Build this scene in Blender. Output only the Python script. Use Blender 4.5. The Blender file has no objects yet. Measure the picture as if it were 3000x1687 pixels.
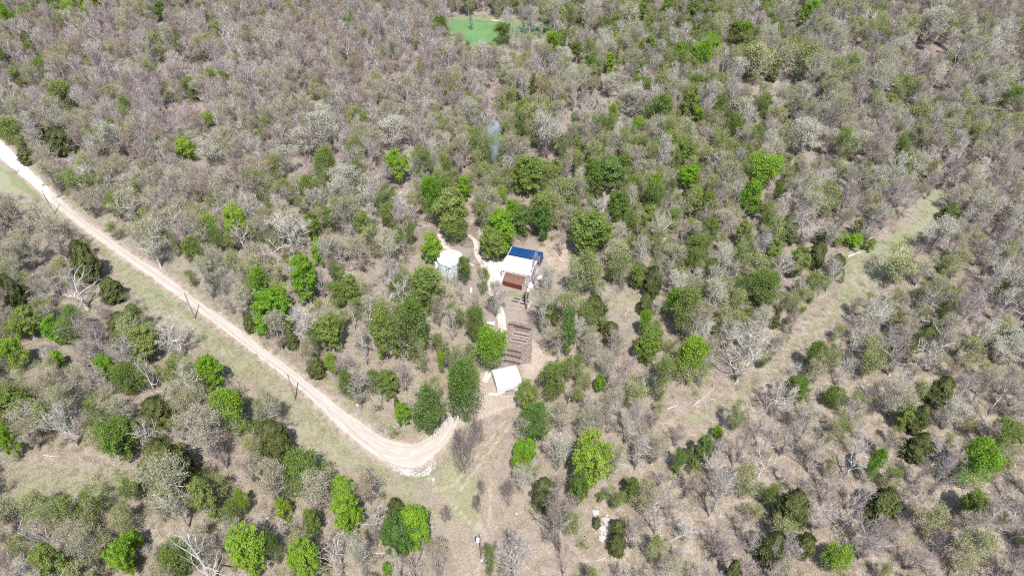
import bpy, bmesh, math, random
import numpy as np
from mathutils import Vector, Matrix, Euler

scene = bpy.context.scene
COL = scene.collection
R = math.radians

# ---------------------------------------------------------------- camera, world, sun, exposure
CAM_H, CAM_DOWN, FOC = 110.0, R(42.0), 2065.0 / 3000.0      # drone height, tilt, focal length in frame widths
cam_data = bpy.data.cameras.new("camera")
cam_data.sensor_width = 36.0
cam_data.lens = FOC * 36.0
cam_data.clip_start = 1.0
cam_data.clip_end = 12000.0
cam = bpy.data.objects.new("camera", cam_data)
cam.location = (0, 0, CAM_H)
cam.rotation_euler = (math.pi / 2 - CAM_DOWN, 0, 0)
COL.objects.link(cam)
scene.camera = cam

SUN_EL, SUN_AZ = R(60.0), R(8.0)        # shadows fall away from the camera and 8 degrees to its left
world = bpy.data.worlds.new("World")
scene.world = world
world.use_nodes = True
wn = world.node_tree
wn.nodes.clear()
sky = wn.nodes.new("ShaderNodeTexSky")
sky.sky_type = 'NISHITA'
sky.sun_disc = False
sky.sun_elevation = SUN_EL
sky.sun_rotation = math.pi - SUN_AZ
bg = wn.nodes.new("ShaderNodeBackground")
bg.inputs["Strength"].default_value = 0.15
wo = wn.nodes.new("ShaderNodeOutputWorld")
wn.links.new(sky.outputs[0], bg.inputs[0])
wn.links.new(bg.outputs[0], wo.inputs[0])

sun_data = bpy.data.lights.new("sun", 'SUN')
sun_data.energy = 4.5
sun_data.angle = R(0.5)
sun_data.color = (1.0, 0.965, 0.92)
sun = bpy.data.objects.new("sun", sun_data)
sdir = Vector((-math.sin(SUN_AZ) * math.cos(SUN_EL), math.cos(SUN_AZ) * math.cos(SUN_EL), -math.sin(SUN_EL)))
sun.rotation_euler = sdir.to_track_quat('-Z', 'Y').to_euler()
COL.objects.link(sun)

vs = scene.view_settings
vs.view_transform = 'Standard'
vs.look = 'None'
vs.exposure = 0.70
vs.gamma = 1.0
vs.use_curve_mapping = False
scene.cycles.max_bounces = 5
scene.cycles.diffuse_bounces = 3
scene.cycles.transparent_max_bounces = 4
scene.cycles.volume_bounces = 1
scene.cycles.use_denoising = False
scene.cycles.filter_width = 1.1

# ---------------------------------------------------------------- helpers
def height(x, y):
    return 0.25 * np.sin(x * 0.045 + 1.3) * np.sin(y * 0.038 + 0.4) + 0.12 * np.sin(x * 0.11 + y * 0.07)

_c, _s = math.cos(CAM_DOWN), math.sin(CAM_DOWN)
def G(u, v, z=0.0):
    """ground point that the survey picture shows at (u, v) of its 3000 x 1687 grid"""
    x = (u - 1500.0) / 2065.0
    y = (843.5 - v) / 2065.0
    t = (z - CAM_H) / (-_s + y * _c)
    return (x * t, (_c + y * _s) * t)

def proj(X, Y, Z):
    dz = Z - CAM_H
    zc = Y * _c - dz * _s
    yc = Y * _s + dz * _c
    return 1500.0 + 2065.0 * X / zc, 843.5 - 2065.0 * yc / zc

def tag(o, label=None, cat=None, group=None, kind=None):
    if label: o["label"] = label
    if cat: o["category"] = cat
    if group: o["group"] = group
    if kind: o["kind"] = kind
    return o

def empty(name, loc, rz=0.0):
    o = bpy.data.objects.new(name, None)
    o.empty_display_size = 0.3
    o.location = loc
    o.rotation_euler = (0, 0, rz)
    COL.objects.link(o)
    return o

def thing(name, label, cat, loc, rz=0.0, group=None):
    return tag(empty(name, loc, rz), label, cat, group)

def link(name, me, parent=None, mat=None, loc=None, rot=None):
    o = bpy.data.objects.new(name, me)
    if mat and not me.materials: me.materials.append(mat)
    if parent: o.parent = parent
    if loc: o.location = loc
    if rot: o.rotation_euler = rot
    COL.objects.link(o)
    return o

def pymesh(name, verts, faces, mat=None, smooth=False):
    me = bpy.data.meshes.new(name)
    me.from_pydata(verts, [], faces)
    if mat: me.materials.append(mat)
    if smooth: me.polygons.foreach_set("use_smooth", [True] * len(me.polygons))
    me.update()
    return me

class MB:
    """collects boxes, tubes and sheets into one mesh"""
    def __init__(self): self.v, self.f = [], []
    def add(self, vs_, fs_):
        n = len(self.v)
        self.v += [tuple(p) for p in vs_]
        self.f += [tuple(i + n for i in f) for f in fs_]
        return self
    def box(self, x0, x1, y0, y1, z0, z1):
        return self.add([(x0, y0, z0), (x1, y0, z0), (x1, y1, z0), (x0, y1, z0), (x0, y0, z1), (x1, y0, z1), (x1, y1, z1), (x0, y1, z1)],
                        [(3, 2, 1, 0), (4, 5, 6, 7), (0, 1, 5, 4), (1, 2, 6, 5), (2, 3, 7, 6), (3, 0, 4, 7)])
    def tube(self, pts, rads, n=6, cap=True):
        pts = [Vector(p) for p in pts]
        rings = []
        for i, p in enumerate(pts):
            d = (pts[min(i + 1, len(pts) - 1)] - pts[max(i - 1, 0)]).normalized()
            a = d.orthogonal().normalized(); b = d.cross(a)
            r = rads[i] if hasattr(rads, '__len__') else rads
            rings.append([p + (a * math.cos(2 * math.pi * k / n) + b * math.sin(2 * math.pi * k / n)) * r for k in range(n)])
        vs_, fs_ = [q for g in rings for q in g], []
        for i in range(len(pts) - 1):
            for k in range(n):
                fs_.append((i * n + k, i * n + (k + 1) % n, (i + 1) * n + (k + 1) % n, (i + 1) * n + k))
        if cap:
            fs_.append(tuple(range(n - 1, -1, -1))); fs_.append(tuple((len(pts) - 1) * n + k for k in range(n)))
        return self.add(vs_, fs_)
    def build(self, name, mat, parent=None, smooth=False, **kw):
        return link(name, pymesh(name, self.v, self.f, mat, smooth), parent, **kw)

# ---------------------------------------------------------------- materials
def mat(name, color, rough=0.8, spec=0.2, metal=0.0):
    m = bpy.data.materials.new(name)
    m.use_nodes = True
    b = m.node_tree.nodes["Principled BSDF"]
    b.inputs["Base Color"].default_value = (*color, 1)
    b.inputs["Roughness"].default_value = rough
    b.inputs["Metallic"].default_value = metal
    b.inputs["Specular IOR Level"].default_value = spec
    return m

class NT:
    def __init__(self, m):
        self.t = m.node_tree; self.n = m.node_tree.nodes; self.l = m.node_tree.links
        self.b = self.n["Principled BSDF"]
    def new(self, t, **kw):
        x = self.n.new(t)
        for k, v in kw.items(): setattr(x, k, v)
        return x
    def set(self, sock, val):
        if isinstance(val, bpy.types.NodeSocket): self.l.new(val, sock)
        elif isinstance(val, (tuple, list)) and len(val) == 3 and sock.type == 'RGBA': sock.default_value = (*val, 1)
        else: sock.default_value = val
    def noise(self, scale, detail=3.0, rough=0.6, vec=None, out="Fac"):
        x = self.new("ShaderNodeTexNoise"); x.inputs["Scale"].default_value = scale
        x.inputs["Detail"].default_value = detail; x.inputs["Roughness"].default_value = rough
        if vec is not None: self.l.new(vec, x.inputs["Vector"])
        return x.outputs[out]
    def math(self, op, a, b=0.0, c=0.0, clamp=False):
        x = self.new("ShaderNodeMath", operation=op, use_clamp=clamp)
        self.set(x.inputs[0], a); self.set(x.inputs[1], b); self.set(x.inputs[2], c)
        return x.outputs[0]
    def ss(self, v, lo, hi, a=0.0, b=1.0):
        x = self.new("ShaderNodeMapRange", interpolation_type='SMOOTHSTEP')
        for i, val in enumerate((v, lo, hi, a, b)): self.set(x.inputs[i], val)
        return x.outputs[0]
    def mix(self, fac, a, b, blend='MIX'):
        x = self.new("ShaderNodeMix", data_type='RGBA', blend_type=blend)
        self.set(x.inputs[0], fac); self.set(x.inputs[6], a); self.set(x.inputs[7], b)
        return x.outputs[2]
    def ramp(self, fac, stops):
        x = self.new("ShaderNodeValToRGB"); e = x.color_ramp.elements
        while len(e) < len(stops): e.new(0.5)
        for k, (p, c) in zip(e, stops): k.position = p; k.color = (*c, 1)
        self.l.new(fac, x.inputs[0]); return x.outputs[0]
    def attr(self, name, out="Fac"):
        return self.new("ShaderNodeAttribute", attribute_name=name).outputs[out]
    def obj(self): return self.new("ShaderNodeTexCoord").outputs["Object"]
    def rand(self): return self.new("ShaderNodeObjectInfo").outputs["Random"]
    def bump(self, h, strength, dist=0.1):
        x = self.new("ShaderNodeBump"); x.inputs["Strength"].default_value = strength; x.inputs["Distance"].default_value = dist
        self.l.new(h, x.inputs["Height"]); self.l.new(x.outputs[0], self.b.inputs["Normal"])
    def color(self, sock): self.set(self.b.inputs["Base Color"], sock)

def grained(name, c1, c2, scale, rough=0.85, bump=0.0, spec=0.2, metal=0.0, detail=4.0):
    m = mat(name, c1, rough, spec, metal); t = NT(m)
    n = t.noise(scale, detail, 0.65, t.obj())
    t.color(t.mix(t.ss(n, 0.35, 0.65), c1, c2))
    if bump: t.bump(n, bump)
    return m

def plant_mat(name, stops, trans=0.25, vary=0.25, rough=0.7):
    """leaf or twig colour: stops picked per plant, a little noise from leaf clump to leaf clump, light let through"""
    m = mat(name, stops[0][1], rough, 0.15); t = NT(m)
    c = t.ramp(t.rand(), stops)
    n = t.noise(0.9, 2.0, 0.6, t.obj())
    k = t.ss(n, 0.3, 0.7, 1.0 - vary, 1.0 + vary)
    hsv = t.new("ShaderNodeHueSaturation")
    t.l.new(k, hsv.inputs["Value"]); t.l.new(c, hsv.inputs["Color"])
    t.color(hsv.outputs[0])
    if trans > 0:
        tr = t.new("ShaderNodeBsdfTranslucent"); t.l.new(hsv.outputs[0], tr.inputs[0])
        mx = t.new("ShaderNodeMixShader"); mx.inputs[0].default_value = trans
        t.l.new(t.b.outputs[0], mx.inputs[1]); t.l.new(tr.outputs[0], mx.inputs[2])
        t.l.new(mx.outputs[0], t.n["Material Output"].inputs[0])
    return m

M = {}
M['bark'] = plant_mat("bark", [(0, (.24, .21, .19)), (.4, (.37, .335, .305)), (1, (.56, .53, .485))], 0, .2)
M['pale_bark'] = plant_mat("pale_bark", [(0, (.36, .34, .315)), (1, (.48, .455, .425))], 0, .2)
M['twig'] = plant_mat("twig", [(0, (.245, .19, .17)), (.3, (.30, .245, .22)), (.55, (.325, .28, .24)), (.8, (.37, .33, .275)), (1, (.45, .41, .355))], 0, .25)
M['mauve'] = plant_mat("mauve_twig", [(0, (.26, .195, .185)), (.5, (.315, .245, .235)), (1, (.37, .30, .28))], 0, .25)
M['dark_twig'] = plant_mat("dark_twig", [(0, (.205, .165, .155)), (1, (.28, .225, .21))], 0, .2)
M['lime'] = plant_mat("lime_leaf", [(0, (.175, .33, .030)), (.5, (.235, .38, .038)), (1, (.31, .415, .065))], .45, .2)
M['green'] = plant_mat("green_leaf", [(0, (.15, .225, .045)), (.5, (.205, .275, .062)), (1, (.27, .32, .095))], .45, .22)
M['deep'] = plant_mat("deep_green_leaf", [(0, (.11, .20, .052)), (.5, (.145, .24, .05)), (1, (.175, .255, .072))], .45, .22)
M['olive'] = plant_mat("olive_bud", [(0, (.235, .275, .085)), (.5, (.29, .315, .11)), (1, (.335, .335, .15))], .3, .2)
M['pale'] = plant_mat("pale_bud", [(0, (.30, .295, .15)), (.5, (.355, .34, .19)), (1, (.415, .39, .25))], .25, .2)
M['white'] = plant_mat("white_bud", [(0, (.41, .41, .29)), (1, (.50, .48, .375))], .25, .15)
M['tan'] = plant_mat("tan_bud", [(0, (.33, .26, .155)), (1, (.40, .31, .19))], .22, .2)
M['cedar'] = plant_mat("cedar_needle", [(0, (.105, .12, .045)), (.5, (.135, .15, .052)), (1, (.145, .175, .075))], .35, .35)
M['grass_blade'] = plant_mat("grass_blade", [(0, (.40, .33, .25)), (.5, (.46, .385, .285)), (.8, (.36, .335, .21)), (1, (.27, .285, .14))], .2, .2)
M['brush'] = plant_mat("brush_twig", [(0, (.24, .18, .16)), (.5, (.33, .265, .22)), (1, (.40, .34, .26))], 0, .2)
M['sprout'] = plant_mat("sprout_leaf", [(0, (.10, .17, .022)), (.5, (.17, .22, .05)), (1, (.24, .26, .09))], .25, .2)

M['white_metal'] = grained("white_painted_metal", (.70, .70, .695), (.65, .655, .65), 0.7, .45, spec=.4)
M['white_wall'] = grained("white_wall_panel", (.60, .61, .615), (.54, .555, .56), 0.9, .5, spec=.35)
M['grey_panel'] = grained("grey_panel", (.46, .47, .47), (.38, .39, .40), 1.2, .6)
M['rust'] = grained("rust_roof", (.165, .080, .054), (.125, .065, .047), 1.6, .6, spec=.35)
M['rust_red'] = grained("rust_red_wall", (.15, .040, .022), (.11, .034, .022), 2.2, .65)
M['tarp'] = grained("blue_tarp", (.009, .050, .165), (.008, .038, .13), 0.8, .45, .3, spec=.4)
M['concrete'] = grained("concrete", (.56, .53, .49), (.46, .43, .40), 1.1, .9)
M['tank_wall'] = grained("tank_steel", (.66, .73, .74), (.56, .635, .65), 0.8, .42, .15, spec=.45)
M['tank_roof'] = grained("tank_roof_steel", (.68, .73, .74), (.54, .61, .625), 1.3, .42, .1, spec=.45)
M['dark'] = grained("dark_steel", (.03, .03, .032), (.05, .05, .05), 4, .5)
M['plank'] = grained("raw_plank", (.48, .41, .365), (.38, .32, .285), 3.0)
M['soil'] = grained("planting_soil", (.056, .044, .038), (.092, .072, .062), 6.0, .95, .6)
M['pole_wood'] = grained("pole_wood", (.33, .28, .24), (.24, .205, .18), 5.0)
M['pole_red'] = grained("red_brown_pole_wood", (.30, .10, .05), (.22, .085, .05), 5.0)
M['stone'] = grained("pale_stone", (.46, .44, .41), (.34, .32, .30), 2.5, .9, .5)
M['white_plastic'] = grained("white_plastic", (.80, .81, .82), (.74, .75, .76), 3.0, .4, spec=.4)
M['log'] = grained("weathered_log", (.44, .40, .36), (.31, .28, .25), 4.0)
M['wire'] = mat("wire", (.20, .20, .20), .5)

# ---------------------------------------------------------------- the ground and its covers
def poly_g(px, z=0.0): return np.array([G(u, v, z) for u, v in px])

def signed_dist(X, Y, poly):
    """distance to a polygon's outline, positive inside (only near it; far points get -99)"""
    out = np.full(X.shape, -99.0)
    x0, y0 = poly.min(0) - 12; x1, y1 = poly.max(0) + 12
    sel = (X > x0) & (X < x1) & (Y > y0) & (Y < y1)
    px, py = X[sel], Y[sel]
    if px.size == 0: return out
    d = np.full(px.shape, 1e9); ins = np.zeros(px.shape, bool)
    n = len(poly)
    for i in range(n):
        ax, ay = poly[i]; bx, by = poly[(i + 1) % n]
        ex, ey = bx - ax, by - ay
        t = np.clip(((px - ax) * ex + (py - ay) * ey) / (ex * ex + ey * ey + 1e-12), 0, 1)
        d = np.minimum(d, np.hypot(px - ax - t * ex, py - ay - t * ey))
        c = ((ay > py) != (by > py))
        ins ^= c & (px < (bx - ax) * (py - ay) / (by - ay + 1e-12) + ax)
    out[sel] = np.where(ins, d, -d)
    return out

def line_dist(X, Y, pts):
    d = np.full(X.shape, 99.0)
    x0, y0 = pts.min(0) - 8; x1, y1 = pts.max(0) + 8
    sel = (X > x0) & (X < x1) & (Y > y0) & (Y < y1)
    px, py = X[sel], Y[sel]; m = np.full(px.shape, 99.0)
    for (ax, ay), (bx, by) in zip(pts[:-1], pts[1:]):
        ex, ey = bx - ax, by - ay
        t = np.clip(((px - ax) * ex + (py - ay) * ey) / (ex * ex + ey * ey + 1e-12), 0, 1)
        m = np.minimum(m, np.hypot(px - ax - t * ex, py - ay - t * ey))
    d[sel] = m
    return d

# the gravel road: left and right edge as surveyed
ROAD_L = [(-160, 330), (-60, 412), (0, 464), (38, 496), (79, 528), (116, 560), (167, 610), (248, 673), (338, 739), (427, 801), (543, 886), (637, 956), (718, 1018), (783, 1067),
          (866, 1133), (924, 1183), (990, 1249), (1040, 1295), (1098, 1336), (1147, 1361), (1197, 1376), (1240, 1375), (1267, 1343), (1303, 1299), (1335, 1252), (1346, 1205), (1352, 1185)]
ROAD_R = [(-160, 285), (-60, 362), (0, 410), (32, 442), (87, 499), (140, 546), (186, 589), (233, 634), (311, 688), (388, 744), (497, 814), (582, 884), (660, 935), (750, 1003),
          (837, 1067), (907, 1121), (965, 1166), (1040, 1224), (1106, 1270), (1139, 1290), (1189, 1303), (1234, 1293), (1280, 1257), (1313, 1214), (1332, 1192), (1338, 1182)]
def resample(pts, n):
    p = np.array(pts, float); s = np.r_[0, np.cumsum(np.hypot(*np.diff(p, axis=0).T))]
    q = np.linspace(0, s[-1], n)
    return np.c_[np.interp(q, s, p[:, 0]), np.interp(q, s, p[:, 1])], q
def smooth(p, k=2):
    p = p.copy()
    for _ in range(k): p[1:-1] = (p[:-2] + 2 * p[1:-1] + p[2:]) / 4
    return p
rl, _q = resample([G(*p) for p in ROAD_L], 420); rr, _q2 = resample([G(*p) for p in ROAD_R], 420)
rl, rr = smooth(rl, 30), smooth(rr, 30)
ROAD_POLY = np.r_[rl, rr[::-1]]

# stretches of ground as surveyed (3000-grid outlines)
VERGE = [(-160, 380), (0, 466), (118, 562), (250, 675), (430, 803), (640, 958), (868, 1135), (992, 1250), (1100, 1338), (1240, 1376), (1310, 1300), (1350, 1215), (1420, 1170), (1530, 1160), (1530, 1200), (1522, 1240),
         (1495, 1290), (1488, 1345), (1465, 1437), (1570, 1455), (1552, 1515), (1450, 1570), (1420, 1700), (1310, 1700), (1312, 1610), (1258, 1530), (1182, 1482), (1130, 1447), (1035, 1388), (932, 1362), (868, 1315),
         (840, 1240), (800, 1160), (665, 1104), (635, 1060), (582, 1020), (560, 985), (466, 950), (406, 915), (385, 872), (285, 800), (270, 715), (186, 640), (110, 585), (0, 570), (-160, 520)]
GRASS = [
    ([(-160, 380), (0, 466), (118, 562), (250, 675), (430, 803), (640, 958), (868, 1135), (1000, 1255), (1100, 1340), (1200, 1395), (1280, 1455), (1330, 1530), (1395, 1560), (1440, 1480), (1400, 1380), (1330, 1330), (1250, 1400), (1260, 1480), (1300, 1560),
      (1182, 1482), (1035, 1388), (932, 1362), (868, 1315), (840, 1240), (800, 1160), (665, 1104), (582, 1020), (466, 950), (385, 872), (270, 715), (110, 585), (0, 570), (-160, 520)], .75),
    ([(-20, 1380), (120, 1350), (300, 1352), (385, 1372), (390, 1420), (330, 1470), (200, 1500), (60, 1490), (-20, 1500)], .7),
    ([(2760, 590), (2790, 640), (2700, 720), (2640, 790), (2560, 860), (2500, 930), (2420, 980), (2330, 1060), (2230, 1150), (2060, 1250), (1990, 1260), (1960, 1220), (2120, 1150), (2260, 1060), (2330, 980), (2420, 880), (2470, 800), (2440, 740), (2560, 700), (2640, 650), (2720, 570)], .62),
    ([(2660, 545), (2790, 520), (2800, 600), (2720, 640), (2640, 640)], .6),
    ([(1760, 870), (1880, 850), (1900, 905), (1800, 930), (1750, 905)], .6),
    ([(1600, 700), (1700, 720), (1690, 760), (1600, 740)], .5),
    ([(1180, 690), (1290, 665), (1290, 690), (1210, 740), (1190, 760)], .55),
    ([(1440, 1140), (1530, 1165), (1520, 1240), (1440, 1330), (1400, 1300)], .35)]
LUSH = [([(1265, 55), (1330, 42), (1470, 46), (1630, 64), (1640, 104), (1535, 124), (1440, 152), (1345, 142), (1290, 104)], 1.0), ([(20, 500), (60, 505), (130, 560), (200, 620), (190, 640), (120, 590), (70, 565), (30, 545)], .9),
        ([(1225, 745), (1265, 760), (1300, 800), (1305, 830), (1270, 828), (1235, 800)], .95),
        ([(1470, 845), (1525, 855), (1540, 870), (1530, 882), (1480, 868)], .8), ([(1478, 880), (1520, 895), (1545, 900), (1530, 912), (1490, 905)], .8),
        ([(1412, 1250), (1432, 1243), (1438, 1252), (1420, 1262)], .95), ([(490, 800), (560, 850), (550, 862), (480, 812)], .6),
        ([(2460, 850), (2500, 830), (2530, 860), (2480, 900)], .6), ([(2600, 655), (2680, 640), (2640, 700)], .5), ([(1290, 1440), (1390, 1420), (1420, 1500), (1350, 1560), (1300, 1500)], .35),
        ([(1480, 925), (1545, 930), (1550, 940), (1500, 942)], .35)]
DIRT = [([(1390, 1085), (1440, 1090), (1470, 1160), (1530, 1150), (1528, 1185), (1490, 1195), (1430, 1225), (1390, 1230), (1340, 1260), (1335, 1215), (1380, 1180), (1410, 1150)], 1.0),
        ([(1545, 985), (1575, 1000), (1600, 1035), (1690, 1025), (1680, 1060), (1610, 1075), (1590, 1110), (1530, 1110), (1520, 1060)], .9),
        ([(1590, 700), (1650, 705), (1680, 735), (1670, 790), (1620, 800), (1600, 770), (1570, 720)], .8),
        ([(1290, 700), (1320, 715), (1335, 735), (1300, 745)], .8), ([(1370, 640), (1420, 640), (1410, 700), (1380, 690)], .8),
        ([(1440, 935), (1500, 930), (1560, 945), (1550, 985), (1480, 975)], .6), ([(1490, 600), (1495, 600), (1500, 620)], .3)]
PLOWED = [([(1190, 690), (1230, 665), (1290, 660), (1285, 700), (1240, 715), (1235, 745), (1200, 760), (1180, 740)], .75),
          ([(1340, 690), (1400, 640), (1410, 640), (1400, 720), (1380, 735), (1340, 720)], .8),
          ([(1484, 938), (1562, 950), (1558, 1060), (1500, 1072), (1482, 1050)], 1.0), ([(1480, 1040), (1540, 1045), (1530, 1075), (1482, 1070)], .7),
          ([(1545, 845), (1580, 830), (1575, 870), (1550, 880)], .7)]
CHALK = [([(1416, 765), (1470, 755), (1478, 800), (1465, 812), (1430, 815)], 1.0), ([(1425, 800), (1450, 800), (1462, 830), (1440, 850)], .7), ([(1552, 830), (1590, 795), (1592, 805), (1562, 840)], .8),
         ([(1590, 815), (1620, 808), (1622, 825), (1595, 830)], .7), ([(1100, 1342), (1235, 1372), (1262, 1345), (1290, 1330), (1282, 1372), (1262, 1402), (1215, 1408), (1165, 1392), (1120, 1368)], .52),
         ([(1745, 1495), (1765, 1500), (1760, 1515), (1742, 1512)], .8), ([(1425, 1145), (1470, 1148), (1470, 1160), (1430, 1160)], .7)]
MEADOW = [(1290, 60), (1375, 54), (1450, 62), (1540, 68), (1608, 74), (1616, 95), (1520, 108), (1480, 122), (1430, 136), (1363, 128), (1316, 88)]
PATHS = [([(1418, 1118), (1436, 1082), (1456, 1040), (1470, 1005), (1475, 985), (1473, 958), (1466, 913), (1447, 866), (1436, 831), (1426, 796), (1412, 765), (1398, 751), (1393, 733), (1398, 711), (1389, 700), (1372, 688)], [18, 20, 21, 22, 23, 23, 23, 25, 23, 32, 28, 17, 13, 13, 14, 12]),
         ([(1285, 684), (1296, 705), (1304, 722), (1320, 732)], [8, 14, 14, 10])]

def axis(lo, hi, dense_lo, dense_hi, step):
    a = list(np.arange(dense_lo, dense_hi + 1e-6, step)); d = step
    left, x = [], dense_lo
    while x > lo: d *= 1.6; x -= d; left.append(x)
    d = step; right = []; x = dense_hi
    while x < hi: d *= 1.6; x += d; right.append(x)
    return np.array(left[::-1] + a + right)
gx = axis(-6000, 6000, -235, 235, 0.85); gy = axis(-4000, 9000, 38, 330, 0.85)
XX, YY = np.meshgrid(gx, gy)
ZZ = height(XX, YY) * (np.abs(XX) < 900) * (YY < 1200)
nx, ny = len(gx), len(gy)
fx, fy = XX.ravel(), YY.ravel()
verts = np.c_[fx, fy, ZZ.ravel()]
ii = np.arange(nx * ny).reshape(ny, nx)
quads = np.c_[ii[:-1, :-1].ravel(), ii[:-1, 1:].ravel(), ii[1:, 1:].ravel(), ii[1:, :-1].ravel()]
gm = bpy.data.meshes.new("ground")
gm.vertices.add(len(verts)); gm.vertices.foreach_set("co", verts.ravel())
gm.loops.add(quads.size); gm.loops.foreach_set("vertex_index", quads.ravel())
gm.polygons.add(len(quads)); gm.polygons.foreach_set("loop_start", np.arange(0, quads.size, 4)); gm.polygons.foreach_set("loop_total", np.full(len(quads), 4))
gm.polygons.foreach_set("use_smooth", np.ones(len(quads), bool))
gm.update(calc_edges=True)

def soft(dist, w): return np.clip(0.5 + dist / (2 * w), 0, 1)
def cover(items, w):
    a = np.zeros(fx.shape)
    for px, k in items: a = np.maximum(a, k * soft(signed_dist(fx, fy, poly_g(px)), w))
    return a
layers = {'grass': cover(GRASS, 3.0), 'lush': cover(LUSH, 1.2), 'dirt': cover(DIRT, 1.5), 'plowed': cover(PLOWED, 1.0), 'chalk': cover(CHALK, .8)}
rd = signed_dist(fx, fy, ROAD_POLY)
layers['dirt'] = np.maximum(layers['dirt'], soft(rd + 1.0, 1.6) * .9)
layers['lush'] = np.maximum(layers['lush'], .75 * np.exp(-((rd + 2.3) / .8) ** 2) * (np.sin(fx * .21 + 2) * np.sin(fx * .077 - 1) > -.15))
layers['straw'] = cover([([(1560, 1480), (1700, 1430), (1840, 1250), (1960, 1180), (2100, 1010), (2260, 960), (2420, 860), (2520, 880), (2600, 1000), (2760, 1040), (3100, 1100), (3200, 1800), (1400, 1800), (1430, 1640), (1540, 1570)], 1.0), ([(-100, 1300), (400, 1300), (700, 1380), (1000, 1440), (1100, 1800), (-200, 1800)], .6)], 9.0)
layers['wear'] = np.zeros(fx.shape)
for px in ([(1480, 1230), (1400, 1330), (1330, 1420), (1270, 1440)], [(1500, 1235), (1420, 1340), (1345, 1440)], [(1430, 1360), (1440, 1480), (1400, 1690)], [(1395, 1420), (1405, 1560), (1370, 1690)],
           [(1240, 1385), (1330, 1480), (1410, 1570)], [(1420, 1180), (1470, 1172), (1530, 1162)], [(1410, 1200), (1470, 1188), (1525, 1178)], [(1570, 1000), (1590, 1040), (1560, 1100)]):
    layers['wear'] = np.maximum(layers['wear'], np.exp(-(line_dist(fx, fy, poly_g(px)) / .55) ** 2))
for k, a in layers.items():
    at = gm.attributes.new(k, 'FLOAT', 'POINT'); at.data.foreach_set("value", a.astype(np.float32))

m = mat("woodland_floor", (.33, .25, .2), .95, .1); t = NT(m)
pos = t.new("ShaderNodeNewGeometry").outputs["Position"]
n_big = t.noise(.045, 3, .6, pos); n_mid = t.noise(.35, 4, .65, pos); n_fine = t.noise(2.6, 4, .7, pos); n_tiny = t.noise(9.0, 3, .7, pos)
litter = t.mix(t.ss(n_big, .38, .62), (.285, .235, .208), (.30, .26, .225))
straw = t.math('MULTIPLY', t.attr('straw'), t.ss(n_mid, .62, .34, .45, 1))
litter = t.mix(straw, litter, t.mix(t.ss(n_big, .4, .6), (.385, .318, .275), (.40, .34, .285)))
litter = t.mix(t.ss(n_mid, .42, .66, 0, .8), litter, (.235, .188, .16))
litter = t.mix(t.ss(n_fine, .40, .62), t.mix(.5, litter, (.15, .12, .102)), litter)
litter = t.mix(t.ss(n_tiny, .50, .68, 0, .6), litter, (.40, .345, .285))
def edge(name, lo=.42, hi=.62, amt=.55):
    a = t.attr(name)
    k = t.math('ADD', a, t.math('MULTIPLY', t.math('SUBTRACT', t.math('ADD', t.math('MULTIPLY', n_mid, .55), t.math('MULTIPLY', n_fine, .45)), .5), amt * 2))
    return t.math('MULTIPLY', t.ss(k, lo, hi), t.ss(a, .02, .12))
grassc = t.mix(t.ss(n_mid, .38, .64), (.240, .248, .152), (.19, .216, .108))
grassc = t.mix(t.ss(n_big, .42, .6), grassc, (.27, .262, .18))
grassc = t.mix(t.ss(n_tiny, .42, .60, 0, .9), t.mix(.35, grassc, (.15, .15, .085)), t.mix(.3, grassc, (.42, .39, .29)))
col = t.mix(edge('grass', .34, .60), litter, grassc)
col = t.mix(t.math('MULTIPLY', edge('lush'), .6), col, t.mix(t.ss(n_fine, .35, .65), (.12, .17, .055), (.19, .225, .09)))
col = t.mix(t.math('MULTIPLY', edge('wear', .5, .8), .35), col, (.50, .41, .31))
col = t.mix(edge('dirt', .40, .66), col, t.mix(t.ss(n_fine, .35, .62), (.29, .235, .19), t.mix(t.ss(n_mid, .4, .6), (.42, .355, .295), (.35, .275, .21))))
col = t.mix(edge('plowed'), col, t.mix(t.ss(n_fine, .36, .64), t.mix(t.ss(n_tiny, .4, .6), (.098, .078, .068), (.165, .128, .11), ), (.265, .21, .178)))
col = t.mix(edge('chalk', .40, .60), col, t.mix(t.ss(n_fine, .36, .60), (.38, .35, .31), (.58, .55, .51)))
t.color(col)
t.bump(t.math('ADD', n_fine, t.math('MULTIPLY', n_tiny, .5)), .55, .12)
gm.materials.append(m)
tag(link("ground", gm), kind='structure')

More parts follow.
